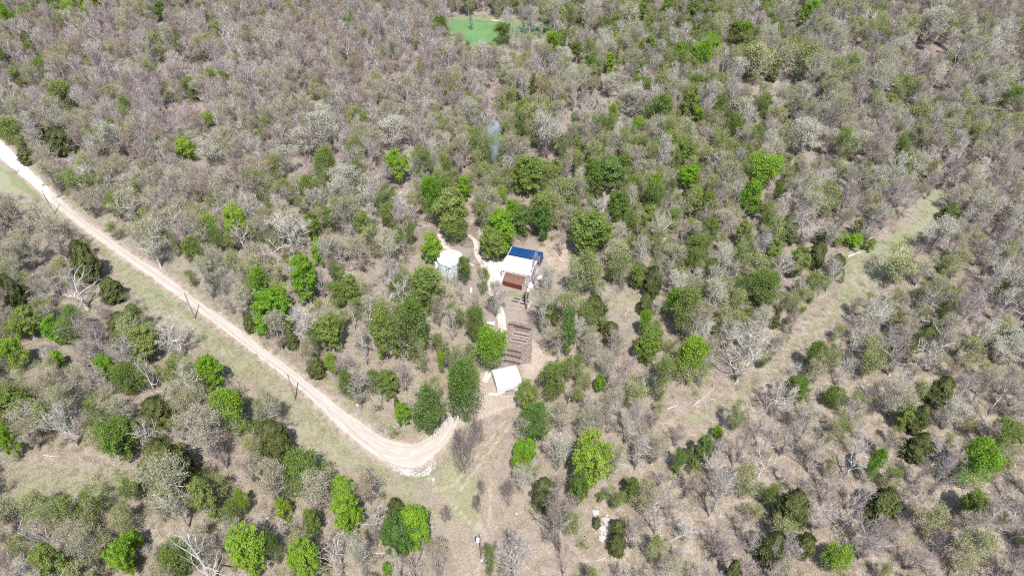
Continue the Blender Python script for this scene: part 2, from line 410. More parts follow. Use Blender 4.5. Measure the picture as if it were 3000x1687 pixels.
# ---- road ribbon
def ribbon(name, left, right, m_, lift, cols=9, rag=.26, seed=3, crown=.06, kind='structure'):
    rng = np.random.default_rng(seed); n = len(left)
    wob = lambda: np.convolve(rng.normal(0, 1, n + 8), np.ones(9) / 4.0, 'valid') * rag
    dv = right - left; w = np.hypot(*dv.T)[:, None]; dv = dv / np.maximum(w, 1e-6)
    L_, R_ = left - dv * wob()[:, None], right + dv * wob()[:, None]
    T = np.linspace(0, 1, cols)
    P_ = L_[:, None, :] * (1 - T)[None, :, None] + R_[:, None, :] * T[None, :, None]
    z = height(P_[..., 0], P_[..., 1]) + lift + crown * (1 - (2 * T - 1) ** 2)[None, :]
    z[:, 0] -= lift * .9; z[:, -1] -= lift * .9
    v_ = np.c_[P_[..., 0].ravel(), P_[..., 1].ravel(), z.ravel()]
    id_ = np.arange(n * cols).reshape(n, cols)
    f_ = np.c_[id_[:-1, :-1].ravel(), id_[:-1, 1:].ravel(), id_[1:, 1:].ravel(), id_[1:, :-1].ravel()]
    me = pymesh(name, v_.tolist(), f_.tolist(), m_, True)
    mid = (L_ + R_) / 2; s = np.r_[0, np.cumsum(np.hypot(*np.diff(mid, axis=0).T))]
    a1 = me.attributes.new("across", 'FLOAT', 'POINT'); a1.data.foreach_set("value", np.tile(T, n).astype(np.float32))
    a2 = me.attributes.new("along", 'FLOAT', 'POINT'); a2.data.foreach_set("value", np.repeat(s, cols).astype(np.float32))
    return tag(link(name, me), kind=kind), s

m = mat("road_gravel", (.6, .52, .45), .95, .15); t = NT(m)
pos = t.new("ShaderNodeNewGeometry").outputs["Position"]
ac, al = t.attr("across"), t.attr("along")
stretch = t.new("ShaderNodeCombineXYZ"); t.l.new(t.math('MULTIPLY', ac, 9.0), stretch.inputs[0]); t.l.new(t.math('MULTIPLY', al, .16), stretch.inputs[1])
streak = t.noise(1.0, 4, .65, stretch.outputs[0]); grit = t.noise(6.0, 3, .7, pos); patch = t.noise(.16, 3, .6, pos)
base = t.mix(t.ss(patch, .38, .62), (.40, .35, .30), (.425, .39, .345))
rut = t.math('ADD', t.ss(t.math('ABSOLUTE', t.math('SUBTRACT', ac, .27)), .10, .0), t.ss(t.math('ABSOLUTE', t.math('SUBTRACT', ac, .72)), .10, .0), clamp=True)
base = t.mix(t.math('MULTIPLY', rut, t.ss(streak, .3, .6, .3, .8)), base, (.37, .315, .265))
base = t.mix(t.ss(streak, .48, .62, 0, .7), base, (.50, .455, .41))
base = t.mix(t.ss(t.math('ABSOLUTE', t.math('SUBTRACT', ac, .5)), .36, .48, 0, .7), base, (.44, .41, .365))
base = t.mix(t.ss(grit, .35, .55, .28, 0), base, (.28, .23, .19))
chalk = t.math('MULTIPLY', t.ss(al, 36, 48), t.ss(al, 80, 76))
base = t.mix(t.math('MULTIPLY', t.ss(t.math('ABSOLUTE', t.math('SUBTRACT', ac, .5)), .09, .03), t.ss(patch, .42, .58, .1, .55)), base, (.34, .285, .225))
base = t.mix(t.math('MULTIPLY', t.ss(t.math('ABSOLUTE', t.math('SUBTRACT', ac, .5)), .43, .5), t.ss(grit, .44, .54)), base, (.25, .215, .15))
base = t.mix(chalk, base, t.mix(t.ss(grit, .3, .5), (.47, .455, .43), (.63, .62, .60)))
wet = t.math('MULTIPLY', t.math('MULTIPLY', t.ss(al, 62, 66), t.ss(al, 79, 75)), t.ss(t.math('ABSOLUTE', t.math('SUBTRACT', ac, .52)), .10, .02))
base = t.mix(t.math('MULTIPLY', wet, t.ss(grit, .42, .55, 1, 0)), base, (.22, .22, .21))
t.color(base); t.bump(grit, .4, .05)
M['road'] = m
road, road_s = ribbon("gravel_road", rl, rr, m, .05, cols=13)

m = mat("path_gravel", (.6, .56, .5), .95, .15); t = NT(m)
pos = t.new("ShaderNodeNewGeometry").outputs["Position"]
g1 = t.noise(1.3, 4, .7, pos); g2 = t.noise(7, 3, .7, pos); ac = t.attr("across")
c = t.mix(t.ss(g1, .36, .62), (.40, .34, .275), (.55, .51, .46))
c = t.mix(t.ss(t.math('ABSOLUTE', t.math('SUBTRACT', ac, .5)), .14, .02, 0, .55), c, (.40, .33, .26))
c = t.mix(t.ss(g2, .38, .56, .3, 0), c, (.34, .28, .22))
t.color(c); t.bump(g2, .4, .05)
for k, (px, wd) in enumerate(PATHS):
    p, q = resample([G(*a) for a in px], 90); p = smooth(p, 8)
    base_s = np.linspace(0, 1, len(wd))
    wm = np.interp(np.linspace(0, 1, 90), base_s, [w * math.hypot(*np.array(G(a[0] + .5, a[1])) - np.array(G(a[0] - .5, a[1]))) for w, a in zip(wd, px)])
    d = np.gradient(p, axis=0); d /= np.hypot(*d.T)[:, None]; nrm = np.c_[-d[:, 1], d[:, 0]]
    ribbon("gravel_path", p + nrm * wm[:, None] / 2, p - nrm * wm[:, None] / 2, m, .045, 7, .12, 11 + k, .02)

# ---- far meadow, a sheet of its own
m = mat("meadow_grass", (.08, .2, .06), .9, .1); t = NT(m)
pos = t.new("ShaderNodeNewGeometry").outputs["Position"]
a1 = t.noise(.12, 4, .6, pos); a2 = t.noise(1.6, 4, .7, pos)
c = t.mix(t.ss(a1, .36, .62), (.07, .185, .062), (.105, .215, .082))
t.color(t.mix(t.ss(a2, .4, .66, 0, .5), t.mix(t.ss(t.noise(.22, 4, .7, pos), .45, .62, 0, .6), c, (.15, .20, .085)), (.19, .235, .12)))
mp = poly_g(MEADOW)
mp2, _ = resample(np.r_[mp, mp[:1]].tolist(), 160)
cen = mp2[:-1].mean(0); rng = np.random.default_rng(4); vv = []; rings = 14
jit = np.convolve(np.r_[rng.normal(0, 1, 159), np.zeros(8)], np.ones(9) / 9, 'valid') * 3.0
for r_ in range(rings + 1):
    f_ = r_ / rings
    pr = cen + (mp2[:-1] - cen) * f_ * (1 + .030 * jit[:, None])
    for x, y in pr: vv.append((x, y, float(height(x, y)) + (.05 if r_ < rings else -.03)))
ff = [(r_ * 159 + k, r_ * 159 + (k + 1) % 159, (r_ + 1) * 159 + (k + 1) % 159, (r_ + 1) * 159 + k) for r_ in range(rings) for k in range(159)]
tag(link("meadow", pymesh("meadow", vv, ff, m, True)), kind='structure')

# ---------------------------------------------------------------- buildings and yard things
def gz(x, y): return float(height(x, y))

def sheet(mb, rows):
    """rows of points joined into a sheet"""
    n = len(rows[0]); base = len(mb.v)
    for r_ in rows: mb.v += [tuple(p) for p in r_]
    for i in range(len(rows) - 1):
        for k in range(n - 1): mb.f.append((base + i * n + k, base + i * n + k + 1, base + (i + 1) * n + k + 1, base + (i + 1) * n + k))
    return mb

def ribbed_roof(prof, x0, x1, pitch=.23, rib=.022, th=.03):
    """roof sheet over a profile (y, z) running along x, with ribs every PITCH across x and a real underside"""
    xs = []
    x = x0
    while x < x1 - .01:
        xs += [(x, 0), (x + .03, rib), (x + .06, rib), (x + .09, 0)]; x += pitch
    xs.append((x1, 0))
    mb = MB()
    def nrm(i):
        a, b = prof[max(i - 1, 0)], prof[min(i + 1, len(prof) - 1)]
        dy, dz = b[0] - a[0], b[1] - a[1]; l = math.hypot(dy, dz); return (-dz / l, dy / l)
    top = [[(X, y + nrm(i)[0] * h_, z + nrm(i)[1] * h_) for X, h_ in xs] for i, (y, z) in enumerate(prof)]
    bot = [[(X, y - nrm(i)[0] * th, z - nrm(i)[1] * th) for X, _ in (xs[0], xs[-1])] for i, (y, z) in enumerate(prof)]
    sheet(mb, top); sheet(mb, [list(reversed(r_)) for r_ in bot])
    for side in (0, -1):
        sheet(mb, [[r_[side] for r_ in top], [(r_[side]) for r_ in [[b[0], b[-1]] for b in bot]]])
    sheet(mb, [top[0], [(X, bot[0][0][1], bot[0][0][2]) for X, _ in xs]]); sheet(mb, [top[-1], [(X, bot[-1][0][1], bot[-1][0][2]) for X, _ in xs]])
    return mb

def wall_panel(name, parent, x0, x1, y, z0, z1, m_, axis_='x', out=-1, pitch=.3):
    """upright ribbed wall sheet with thickness; axis_ is the way it runs, OUT the side its ribs stand on"""
    mb = MB(); t_ = .06
    if axis_ == 'x': mb.box(x0, x1, y - t_ / 2, y + t_ / 2, z0, z1)
    else: mb.box(y - t_ / 2, y + t_ / 2, x0, x1, z0, z1)
    a = x0 + .1
    while a < x1 - .08:
        lo, hi = sorted((y + out * (t_ / 2 + .004), y + out * (t_ / 2 + .028)))
        if axis_ == 'x': mb.box(a, a + .05, lo, hi, z0 + .02, z1 - .02)
        else: mb.box(lo, hi, a, a + .05, z0 + .02, z1 - .02)
        a += pitch
    return mb.build(name, m_, parent)

# white garage with the blue lean-to behind it
gx0, gy0 = -2.61, 126.25
ga = math.atan2(-2.2, 7.05)
garage = thing("garage", "white metal garage with rounded roof and blue tarp lean-to behind", "garage", (gx0, gy0, gz(gx0, gy0)), ga)
W_, D_, E_ = 7.35, 5.55, 2.3
prof = [(-.12, E_ - .02), (.35, E_ + .20), (1.2, E_ + .46), (2.2, E_ + .68), (D_ / 2, E_ + .74), (3.35, E_ + .68), (4.4, E_ + .46), (5.2, E_ + .2), (D_ + .08, E_ - .02)]
MB().box(-.25, W_ + .35, -.15, D_ + .2, -.35, .06).build("floor_slab", M['concrete'], garage)
ribbed_roof(prof, -.10, W_ + .10, .30).build("roof", M['white_metal'], garage)
for x in (.0, W_):
    MB().box(x - .07, x + .07, -.02, .12, .06, E_ + .0).build("corner_post", M['white_wall'], garage)
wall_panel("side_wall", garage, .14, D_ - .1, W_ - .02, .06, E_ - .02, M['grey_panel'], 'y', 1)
wall_panel("side_wall", garage, .14, D_ - .1, .02, .06, E_ - .02, M['white_wall'], 'y', -1)
wall_panel("back_wall", garage, .05, W_ - .08, D_ - .04, .06, E_ - .05, M['white_wall'], 'x', 1)
wall_panel("front_wall", garage, 1.25, W_ - 1.15, .06, .06, E_ - .06, M['white_wall'])
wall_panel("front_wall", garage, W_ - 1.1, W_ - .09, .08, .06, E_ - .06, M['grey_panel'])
MB().box(.12, 1.2, .02, .1, E_ - .3, E_ - .06).build("header", M['white_wall'], garage)
door = MB().box(.24, 1.14, .0, .07, .08, E_ - .32).build("door", M['white_metal'], garage)
MB().box(.30, 1.08, -.02, -.003, 1.15, 1.85).build("panel", M['white_wall'], door); MB().box(.30, 1.08, -.02, -.003, .2, 1.0).build("panel", M['white_wall'], door)
MB().tube([(1.05, -.03, 1.05), (1.05, -.09, 1.05)], .03).build("handle", M['dark'], door)
lamp = MB().box(.62, .78, -.13, .018, E_ - .27, E_ - .10).build("wall_lamp", M['dark'], garage)
MB().tube([(.70, -.14, E_ - .26), (.70, -.20, E_ - .33)], [.07, .09], 8).build("lamp_shade", M['dark'], lamp)
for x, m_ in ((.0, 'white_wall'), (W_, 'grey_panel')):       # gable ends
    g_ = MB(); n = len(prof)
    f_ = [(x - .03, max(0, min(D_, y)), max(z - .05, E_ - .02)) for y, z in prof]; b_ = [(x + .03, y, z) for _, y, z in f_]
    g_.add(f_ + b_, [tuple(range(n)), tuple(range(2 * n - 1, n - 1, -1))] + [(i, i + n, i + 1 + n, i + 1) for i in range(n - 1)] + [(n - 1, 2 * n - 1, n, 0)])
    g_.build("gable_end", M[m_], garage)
MB().box(W_ + .03, W_ + .05, 1.2, 2.0, .9, 1.9).build("window", M['dark'], garage)
MB().box(W_ + .03, W_ + .07, 3.3, 4.2, .08, 2.05).build("side_door", M['white_wall'], garage)
# lean-to: frame, sagging tarp, hanging side
LD = 3.7
lt = MB(); rows = []
rngl = np.random.default_rng(8)
sag = rngl.normal(0, .035, (13, 19))
for i in range(13):
    f_ = i / 12
    rows.append([(-.02 + (W_ + .45) * k / 18, D_ + .10 + LD * f_, E_ + .10 - .28 * f_ - .10 * math.sin(math.pi * ((f_ * 3) % 1)) * math.sin(math.pi * ((k / 3) % 1)) + sag[i, k]) for k in range(19)])
sheet(lt, rows); sheet(lt, [[(x, y, z - .012) for x, y, z in reversed(r_)] for r_ in rows])
lt.build("blue_tarp_roof", M['tarp'], garage, smooth=True)
st = MB(); rows = []
for j in range(9):
    g_ = j / 8
    rows.append([(W_ + .44 + .10 * math.sin(i * 1.9 + j * .5) * g_, D_ + .35 + (LD - .3) * i / 12, (E_ + .06 - .28 * i / 12) * (1 - g_) + .25 * g_) for i in range(13)])
sheet(st, rows); sheet(st, [[(x - .012, y, z) for x, y, z in reversed(r_)] for r_ in rows])
st.build("blue_tarp_side", M['tarp'], garage, smooth=True)
for x in (.05, 2.5, 5.0, W_ + .35): MB().tube([(x, D_ + LD, -.1), (x, D_ + LD, E_ - .26)], .05).build("tarp_post", M['white_metal'], garage)
MB().tube([(-.10, D_ + .08, E_ + .10), (-.10, D_ + LD + .1, E_ - .13)], .06).build("edge_rail", M['white_metal'], garage)
MB().tube([(W_ + .45, D_ + LD - .1, E_ - .2), (W_ + .75, D_ + LD + .45, E_ + .12)], [.05, .035]).build("tarp_pole", M['pole_wood'], garage)

tag(MB().box(-1.15, .75, -2.45, -.25, -.2, .07).build("concrete_pad", M['concrete'], None, loc=(gx0, gy0, gz(gx0, gy0)), rot=(0, 0, ga)), kind='structure')
tag(MB().box(W_ - .2, W_ + .95, -1.75, -.2, -.2, .05).build("concrete_pad", M['concrete'], None, loc=(gx0, gy0, gz(gx0, gy0)), rot=(0, 0, ga)), kind='structure')

# rust-red arched shelter standing before the garage
sh = thing("metal_shed", "low rust brown metal shed with curved roof before the white garage", "shed", (-2.2, 123.2, gz(-2.2, 123.2)), R(-20.5))
SW, SD = 4.9, 2.35
sprof = [(SD * k / 8, 1.45 + .75 * math.sin(math.pi / 2 * min(1, (k / 8) * 1.05))) for k in range(9)]
ribbed_roof(sprof, -.04, SW + .04, .42, .012).build("roof", M['rust'], sh)
wall_panel("front_wall", sh, 0, SW, .04, -.1, 1.40, M['rust_red'], 'x', -1, .4)
wall_panel("back_wall", sh, 0, SW, SD - .04, -.1, 2.1, M['rust_red'], 'x', 1, .4)
for x, m_ in ((.05, 'rust_red'), (SW - .05, 'grey_panel')):
    g_ = MB(); o_ = [(.06, -.1)] + [(y, z - .05) for y, z in sprof[0:-1]] + [(SD - .07, 2.08), (SD - .07, -.1)]; n = len(o_)
    f_ = [(x - .03, y, z) for y, z in o_]; b_ = [(x + .03, y, z) for y, z in o_]
    g_.add(f_ + b_, [tuple(range(n)), tuple(range(2 * n - 1, n - 1, -1))] + [(i, (i + 1) % n, (i + 1) % n + n, i + n) for i in range(n)])
    g_.build("end_wall", M[m_], sh)
MB().box(SW - .03, SW + .05, -.02, .06, -.1, 1.5).build("corner_post", M['white_wall'], sh)
MB().box(SW - .03, SW + .05, SD - .1, SD - .02, -.1, 2.1).build("corner_post", M['white_wall'], sh)
MB().tube([(4.2, 1.7, 2.05), (4.2, 1.7, 2.32)], .07, 8).build("roof_vent", M['dark'], sh)

# white arched carport by the drive
cp = thing("carport", "white arched metal carport with open end beside the dirt drive", "carport", (-2.9, 90.6, gz(-2.9, 90.6)), R(15.6))
CW, CD = 4.95, 4.85
cprof = [(-.05, 1.12), (-.05, 1.75)] + [(CD / 2 - (CD / 2 + .05) * math.cos(math.pi * k / 12), 1.75 + 1.05 * math.sin(math.pi * k / 12)) for k in range(1, 12)] + [(CD + .05, 1.75), (CD + .05, 1.12)]
MB().box(0, CW, 0, .01, 0, .01)
roofp = [p for p in cprof if True]
ribbed_roof(roofp[1:-1], -.06, CW + .06, .26, .02).build("roof", M['white_metal'], cp)
for k, z in enumerate((1.30, 1.50, 1.70)):
    MB().box(-.05, CW + .05, -.13, -.09, z - .05, z + .03).build("girt_strip", M['white_wall'], cp)
wall_panel("front_wall", cp, 0, CW, -.05, .55, 1.74, M['white_wall'], 'x', -1, .9)
wall_panel("front_wall_foot", cp, 0, 1.55, -.02, .02, .53, M['white_metal'])
wall_panel("front_wall_foot", cp, CW - 1.5, CW, -.02, .02, .53, M['white_metal'])
wall_panel("back_wall", cp, 0, CW, CD + .05, .05, 1.74, M['white_metal'], 'x', 1)
g_ = MB(); o_ = [(CD, .05)] + [(y, z - .05) for y, z in cprof[2:-2]][::-1] + [(0.0, 1.7), (0.0, .05)]; n = len(o_)
f_ = [(CW - .08, y, z) for y, z in o_]; b_ = [(CW - .02, y, z) for y, z in o_]
g_.add(f_ + b_, [tuple(range(n)), tuple(range(2 * n - 1, n - 1, -1))] + [(i, (i + 1) % n, (i + 1) % n + n, i + n) for i in range(n)])
g_.build("end_wall", M['white_wall'], cp)
for k in range(7):           # slatted near end: upright panels with gaps
    y0 = .08 + k * .69; zt = 1.7 + 1.0 * math.sin(math.pi * min(1, max(0, (y0 + .28) / CD)))
    MB().box(.0, .05, y0, y0 + .5, .05, zt - .08).build("end_panel", M['grey_panel' if k % 2 else 'white_wall'], cp)
for y in (.0, CD): MB().tube([(-.0, y, -.1), (-.0, y, 1.75)], .05).build("corner_post", M['white_metal'], cp)
tag(MB().box(.0, 2.2, -.12, .12, 0, .09).build("plank", M['plank'], None, loc=(-2.4, 89.9, gz(-2.4, 89.9) + .02), rot=(0, 0, R(4))), "grey timber plank on the ground before the white carport", "plank")
tag(MB().box(-.55, .55, -.15, .15, 0, .3).build("block", M['white_plastic'], None, loc=(2.55, 93.6, gz(2.55, 93.6)), rot=(0, 0, R(10))), "long white block on bare dirt behind the white carport", "block")

# round water tank
tk = thing("water_tank", "round pale steel water tank standing in the woods clearing", "water tank", (-14.72, 128.95, gz(-14.72, 128.95)))
TR, TH = 2.92, 3.45
n = 48
def ring(r_, z): return [(r_ * math.cos(2 * math.pi * k / n), r_ * math.sin(2 * math.pi * k / n), z) for k in range(n + 1)]
wl = MB(); rows = []
nz = 46
for j in range(nz + 1):
    z = TH * j / nz; rows.append(ring(TR + .006 * math.sin(z * 2 * math.pi / .30), z))
sheet(wl, rows).build("tank_wall", M['tank_wall'], tk, smooth=True)
rf = MB(); rows = []
for j in range(9):
    f_ = 1 - j / 8
    rows.append([(x, y, TH + .05 + .42 * (1 - f_) + (.02 if k % 4 == 0 else 0)) for k, (x, y, _) in enumerate(ring((TR + .12) * f_ + .25 * (1 - f_), 0))])
sheet(rf, rows); sheet(rf, [ring(TR + .12, TH - .04), rows[0]]); rf.add(ring(.25, TH + .47)[:-1], [tuple(range(n))])
rf.build("tank_roof", M['tank_roof'], tk)
for j in (1, 2): 
    b_ = MB(); sheet(b_, [ring(TR + .022, TH * j / 3 - .03), ring(TR + .05, TH * j / 3 - .03), ring(TR + .05, TH * j / 3 + .03), ring(TR + .022, TH * j / 3 + .03)]); b_.build("hoop", M['tank_wall'], tk)
rib_me = pymesh("roof_rib", *(lambda q: (q.v, q.f))(MB().tube([(.3, 0, TH + .50), (TR + .11, 0, TH + .085)], .035, 5)), M['tank_wall'])
for k in range(20): link("roof_rib", rib_me, tk, rot=(0, 0, 2 * math.pi * k / 20))
lid = MB(); lid.tube([(-.9, -1.1, TH + .25), (-.9, -1.1, TH + .45)], [.38, .34], 16).build("hatch", M['tank_wall'], tk)
sg = MB().box(-.42, .42, -TR - .09, -TR - .03, 2.62, 2.90).build("dark_vent", M['dark'], tk)
MB().box(-.46, .46, -TR - .075, -TR - .02, 2.9, 2.97).build("frame", M['white_metal'], sg); MB().box(-.46, .46, -TR - .075, -TR - .02, 2.55, 2.62).build("frame", M['white_metal'], sg)
pp = MB().tube([(-TR - .12, -.5, .0), (-TR - .12, -.5, 1.2)], .07, 8).build("outlet_pipe", M['dark'], tk)
def on_ground(x, y, dz=0.0): return (x, y, gz(x, y) + dz)
bx = thing("utility_box", "small white utility box beside the round water tank", "box", on_ground(-18.05, 129.6), R(12))
MB().box(-.4, .4, -.3, .3, 0, 1.55).build("body", M['white_plastic'], bx); MB().box(-.46, .46, -.36, .36, 1.552, 1.62).build("lid", M['white_plastic'], bx)
tag(MB().box(-1.05, 1.05, -.14, .14, 0, .12).build("plank", M['white_metal'], None, loc=on_ground(-10.1, 130.7, .02), rot=(0, 0, R(-28))), "white board lying on the grass right of the water tank", "plank")

br = thing("barrel", "white upright barrel with domed top under thin trees", "barrel", on_ground(*G(1380, 854)))
MB().tube([(0, 0, 0), (0, 0, .06), (0, 0, 1.0), (0, 0, 1.14), (0, 0, 1.2)], [.29, .31, .31, .22, .12], 16).build("body", M['white_plastic'], br, smooth=False)
MB().tube([(0, 0, 1.2), (0, 0, 1.33)], [.1, .1], 10).build("cap", M['grey_panel'], br)
px_, py_ = G(1438, 953)
wb = thing("table", "white table half hidden by the bright green tree", "table", on_ground(px_, py_), R(-8))
MB().box(-.8, .8, -.45, .45, .74, .80).build("tabletop", M['white_plastic'], wb)
for a_ in (-.7, .7):
    for b_ in (-.36, .36): MB().tube([(a_, b_, -.02), (a_, b_, .74)], .03).build("leg", M['white_metal'], wb)
bk = thing("bucket", "white bucket standing by the garden power pole", "bucket", on_ground(*G(1546.5, 854)))
MB().tube([(0, 0, 0), (0, 0, .62)], [.26, .34], 14).build("body", M['white_plastic'], bk); MB().tube([(0, 0, .622), (0, 0, .67)], [.36, .36], 14).build("lid", M['white_plastic'], bk)

# planting beds
def bed(x, y, rz, lx, ly, label, h_=.30, group="wooden planting beds in the garden", m_='plank'):
    b = thing("raised_bed", label, "planting bed", on_ground(x, y), rz, group)
    w = .10
    MB().box(0, lx, 0, w, -.1, h_).build("board", M[m_], b); MB().box(0, lx, ly - w, ly, -.1, h_).build("board", M[m_], b)
    MB().box(-.005, w, w + .003, ly - w - .003, -.1, h_ - .012).build("board", M[m_], b); MB().box(lx - w, lx + .005, w + .003, ly - w - .003, -.1, h_ - .012).build("board", M[m_], b)
    rg = random.Random(int(x * 100 + y * 7)); s = MB(); rows = []
    for j in range(6): rows.append([(w + .004 + (lx - 2 * w - .008) * i / 24, w + .004 + (ly - 2 * w - .008) * j / 5, h_ - .08 + rg.uniform(-.03, .035)) for i in range(25)])
    sheet(s, rows).build("soil", M['soil'], b)
    return b
q = R(-16.2)
bed(.31, 108.25, q, 3.85, .72, "long planting bed, second down in the row of four")
bed(-.02, 107.05, q, 3.95, .72, "long planting bed, third down in the row of four")
bed(-.40, 105.33, q, 3.85, .72, "long planting bed nearest the white carport")
bed(.36, 109.30, q, 3.85, .60, "long dark planting bed, topmost in the row of four", .22, m_='soil')
q2 = R(-21.5)
def rel(a, b): return (-.42 + a * math.cos(q2) - b * math.sin(q2), 117.43 + a * math.sin(q2) + b * math.cos(q2))
for a, b, lab in ((0, 0, "square garden bed, front left of the four grouped together"), (2.12, 0, "square garden bed at the foot of the garden power pole"),
                  (.10, .98, "square garden bed, back left of the four grouped together"), (2.22, .98, "square garden bed, back right of the four grouped together")):
    x, y = rel(a, b); bed(x, y, q2, 2.02, .86, lab, .28, "four square garden beds")
x, y = rel(0, -1.75)
tag(MB().box(0, 3.6, -.06, .06, 0, .14).build("plank", M['plank'], None, loc=on_ground(x, y), rot=(0, 0, R(-14))), "long pale plank on the soil below the square beds", "plank")
x, y = rel(4.45, -.1)
tag(MB().box(-.07, .07, 0, 2.0, 0, .26).build("plank", M['white_metal'], None, loc=on_ground(x, y), rot=(0, 0, q2)), "white board edging the right side of the square beds", "plank")

for k, (u, v, l_, lab) in enumerate([(1478, 1022, 3.7, "first dark soil row below the long planting beds"), (1474, 1036, 3.9, "second dark soil row below the long planting beds"), (1476, 1054, 3.6, "last dark soil row before the white carport"), (1490, 948, 3.5, "dark soil row above the long planting beds")]):
    rgm = random.Random(k); s = MB(); rows = []
    for j in range(6): rows.append([(l_ * i / 22, -.34 + .68 * j / 5 + rgm.uniform(-.05, .05), (.19 * math.sin(math.pi * j / 5) - .02) * rgm.uniform(.6, 1.15)) for i in range(23)])
    x, y = G(u, v); tag(sheet(s, rows).build("soil_row", M['soil'], None, loc=on_ground(x, y), rot=(0, 0, q)), lab, "soil row", "dug soil rows in the garden")

# power poles and the line between them
def pole(x, y, h_, label, red=False, lamp_=False, tilt=(0, 0)):
    p = thing("power_pole", label, "power pole", on_ground(x, y), 0, "wooden power poles")
    p.rotation_euler = (tilt[0], tilt[1], 0)
    if red:
        MB().tube([(0, 0, -.3), (0, 0, 1.6)], [.17, .16], 8).build("painted_foot", M['pole_red'], p)
        MB().tube([(0, 0, 1.602), (0, 0, h_)], [.155, .11], 8).build("pole", M['pole_wood'], p)
    else:
        MB().tube([(0, 0, -.3), (0, 0, h_)], [.145, .10], 8).build("pole", M['pole_wood'], p)
    MB().tube([(0, 0, h_ + .003), (0, 0, h_ + .16)], [.05, .03], 8).build("insulator", M['white_plastic'], p)
    MB().tube([(.0, .11, h_ - 1.2), (.0, .3, h_ - 1.25)], .02, 5).build("bracket", M['dark'], p)
    return p
p1 = pole(-120.8, 151.3, 7.6, "wooden power pole farthest along the gravel road, by white gravel")
p2 = pole(-70.26, 111.58, 8.0, "wooden power pole halfway along the gravel road verge")
p3 = pole(-42.84, 88.7, 8.1, "wooden power pole nearest the gravel road bend", tilt=(0, R(1.0)))
p4 = pole(-4.88, 55.19, 8.9, "pale power pole with white transformer in the open clearing")
MB().tube([(-.42, -.1, 7.3), (-.42, -.1, 8.1)], .27, 14).build("transformer", M['white_plastic'], p4); MB().tube([(-.2, -.05, 7.7), (0, 0, 7.7)], .03).build("bracket", M['dark'], p4)
MB().box(-.16, .16, -.30, -.16, 1.1, 1.7).build("meter_box", M['white_plastic'], p4)
p5 = pole(3.16, 115.2, 7.4, "power pole with red foot beside the garden beds", True)
ln = thing("power_line", "thin grey wires strung along the gravel road between poles", "power line", (0, 0, 0))
tops = [(-165, 186, 7.9), (-120.8, 151.3, 7.7), (-70.26, 111.58, 8.1), (-42.7, 88.7, 8.2), (-4.88, 55.19, 9.0), (22, 31.7, 8.6)]
for a, b in zip(tops[:-1], tops[1:]):
    pts = [(a[0] + (b[0] - a[0]) * k / 20, a[1] + (b[1] - a[1]) * k / 20, a[2] + (b[2] - a[2]) * k / 20 - .9 * 4 * (k / 20) * (1 - k / 20)) for k in range(21)]
    MB().tube(pts, .016, 4).build("wire", M['wire'], ln)

# broken slabs, stones, logs
def rough_block(lx, ly, lz, seed):
    rg = random.Random(seed); bm = bmesh.new(); bmesh.ops.create_cube(bm, size=1.0)
    bmesh.ops.subdivide_edges(bm, edges=bm.edges[:], cuts=1, use_grid_fill=True)
    for v in bm.verts:
        q_ = sum(abs(k_) > .25 for k_ in v.co[:2]); q_ = 1.0 if q_ == 2 else 1.16
        v.co = Vector((v.co.x * lx * q_ * rg.uniform(.86, 1.08), v.co.y * ly * q_ * rg.uniform(.86, 1.08), (v.co.z + .5) * lz * rg.uniform(.85, 1.1)))
    me = bpy.data.meshes.new("stone"); bm.to_mesh(me); bm.free(); me.materials.append(M['stone']); return me
stones = [rough_block(1, .8, .5, k) for k in range(5)]
rg = random.Random(5)
sx, sy = G(1768, 1556)
for k in range(14):
    s = rg.uniform(.55, 1.15)
    o = link("broken_slab", stones[k % 5], loc=on_ground(sx + rg.gauss(0, .85), sy + rg.gauss(0, .75), rg.uniform(-.03, .12)), rot=(rg.uniform(-.16, .16), rg.uniform(-.16, .16), rg.uniform(0, 6)))
    o.scale = (s * 1.7, s * 1.0, .26); tag(o, "pale broken concrete slab in the heap beside two small cedars", "slab", "broken slabs in one heap")
for k, (u, v, s, lab) in enumerate([(1745, 1505, 1.1, "largest pale stone lying above the heap of broken slabs"), (1778, 1512, .45, "small pale stone right of the largest pale stone"), (1738, 1550, .4, "small pale stone left of the broken slab heap"), (1790, 1622, .35, "lone white stone on dry grass below two small cedars"),
        (1416, 1334, .35, "small white stone in the open clearing by the bare round bush"), (1270, 1405, .6, "pale stone in grass just below the road bend"), (1886, 1460, .6, "white stone left of a thin snag on dry grass"), (1513, 1505, .45, "white curled scrap on dry grass left of wide bare tree"),
        (1607, 816, .8, "white stone on the gravel right of the white garage"), (1598, 822, .6, "smaller white stone by the thin tree beside the garage"), (1048, 1188, .6, "grey stone under the leaning bare tree by the road")]):
    o = link("stone", stones[k % 5], loc=on_ground(*G(u, v), -.03), rot=(0, 0, k * 1.3)); o.scale = (s, s, s * .9); tag(o, lab, "stone")

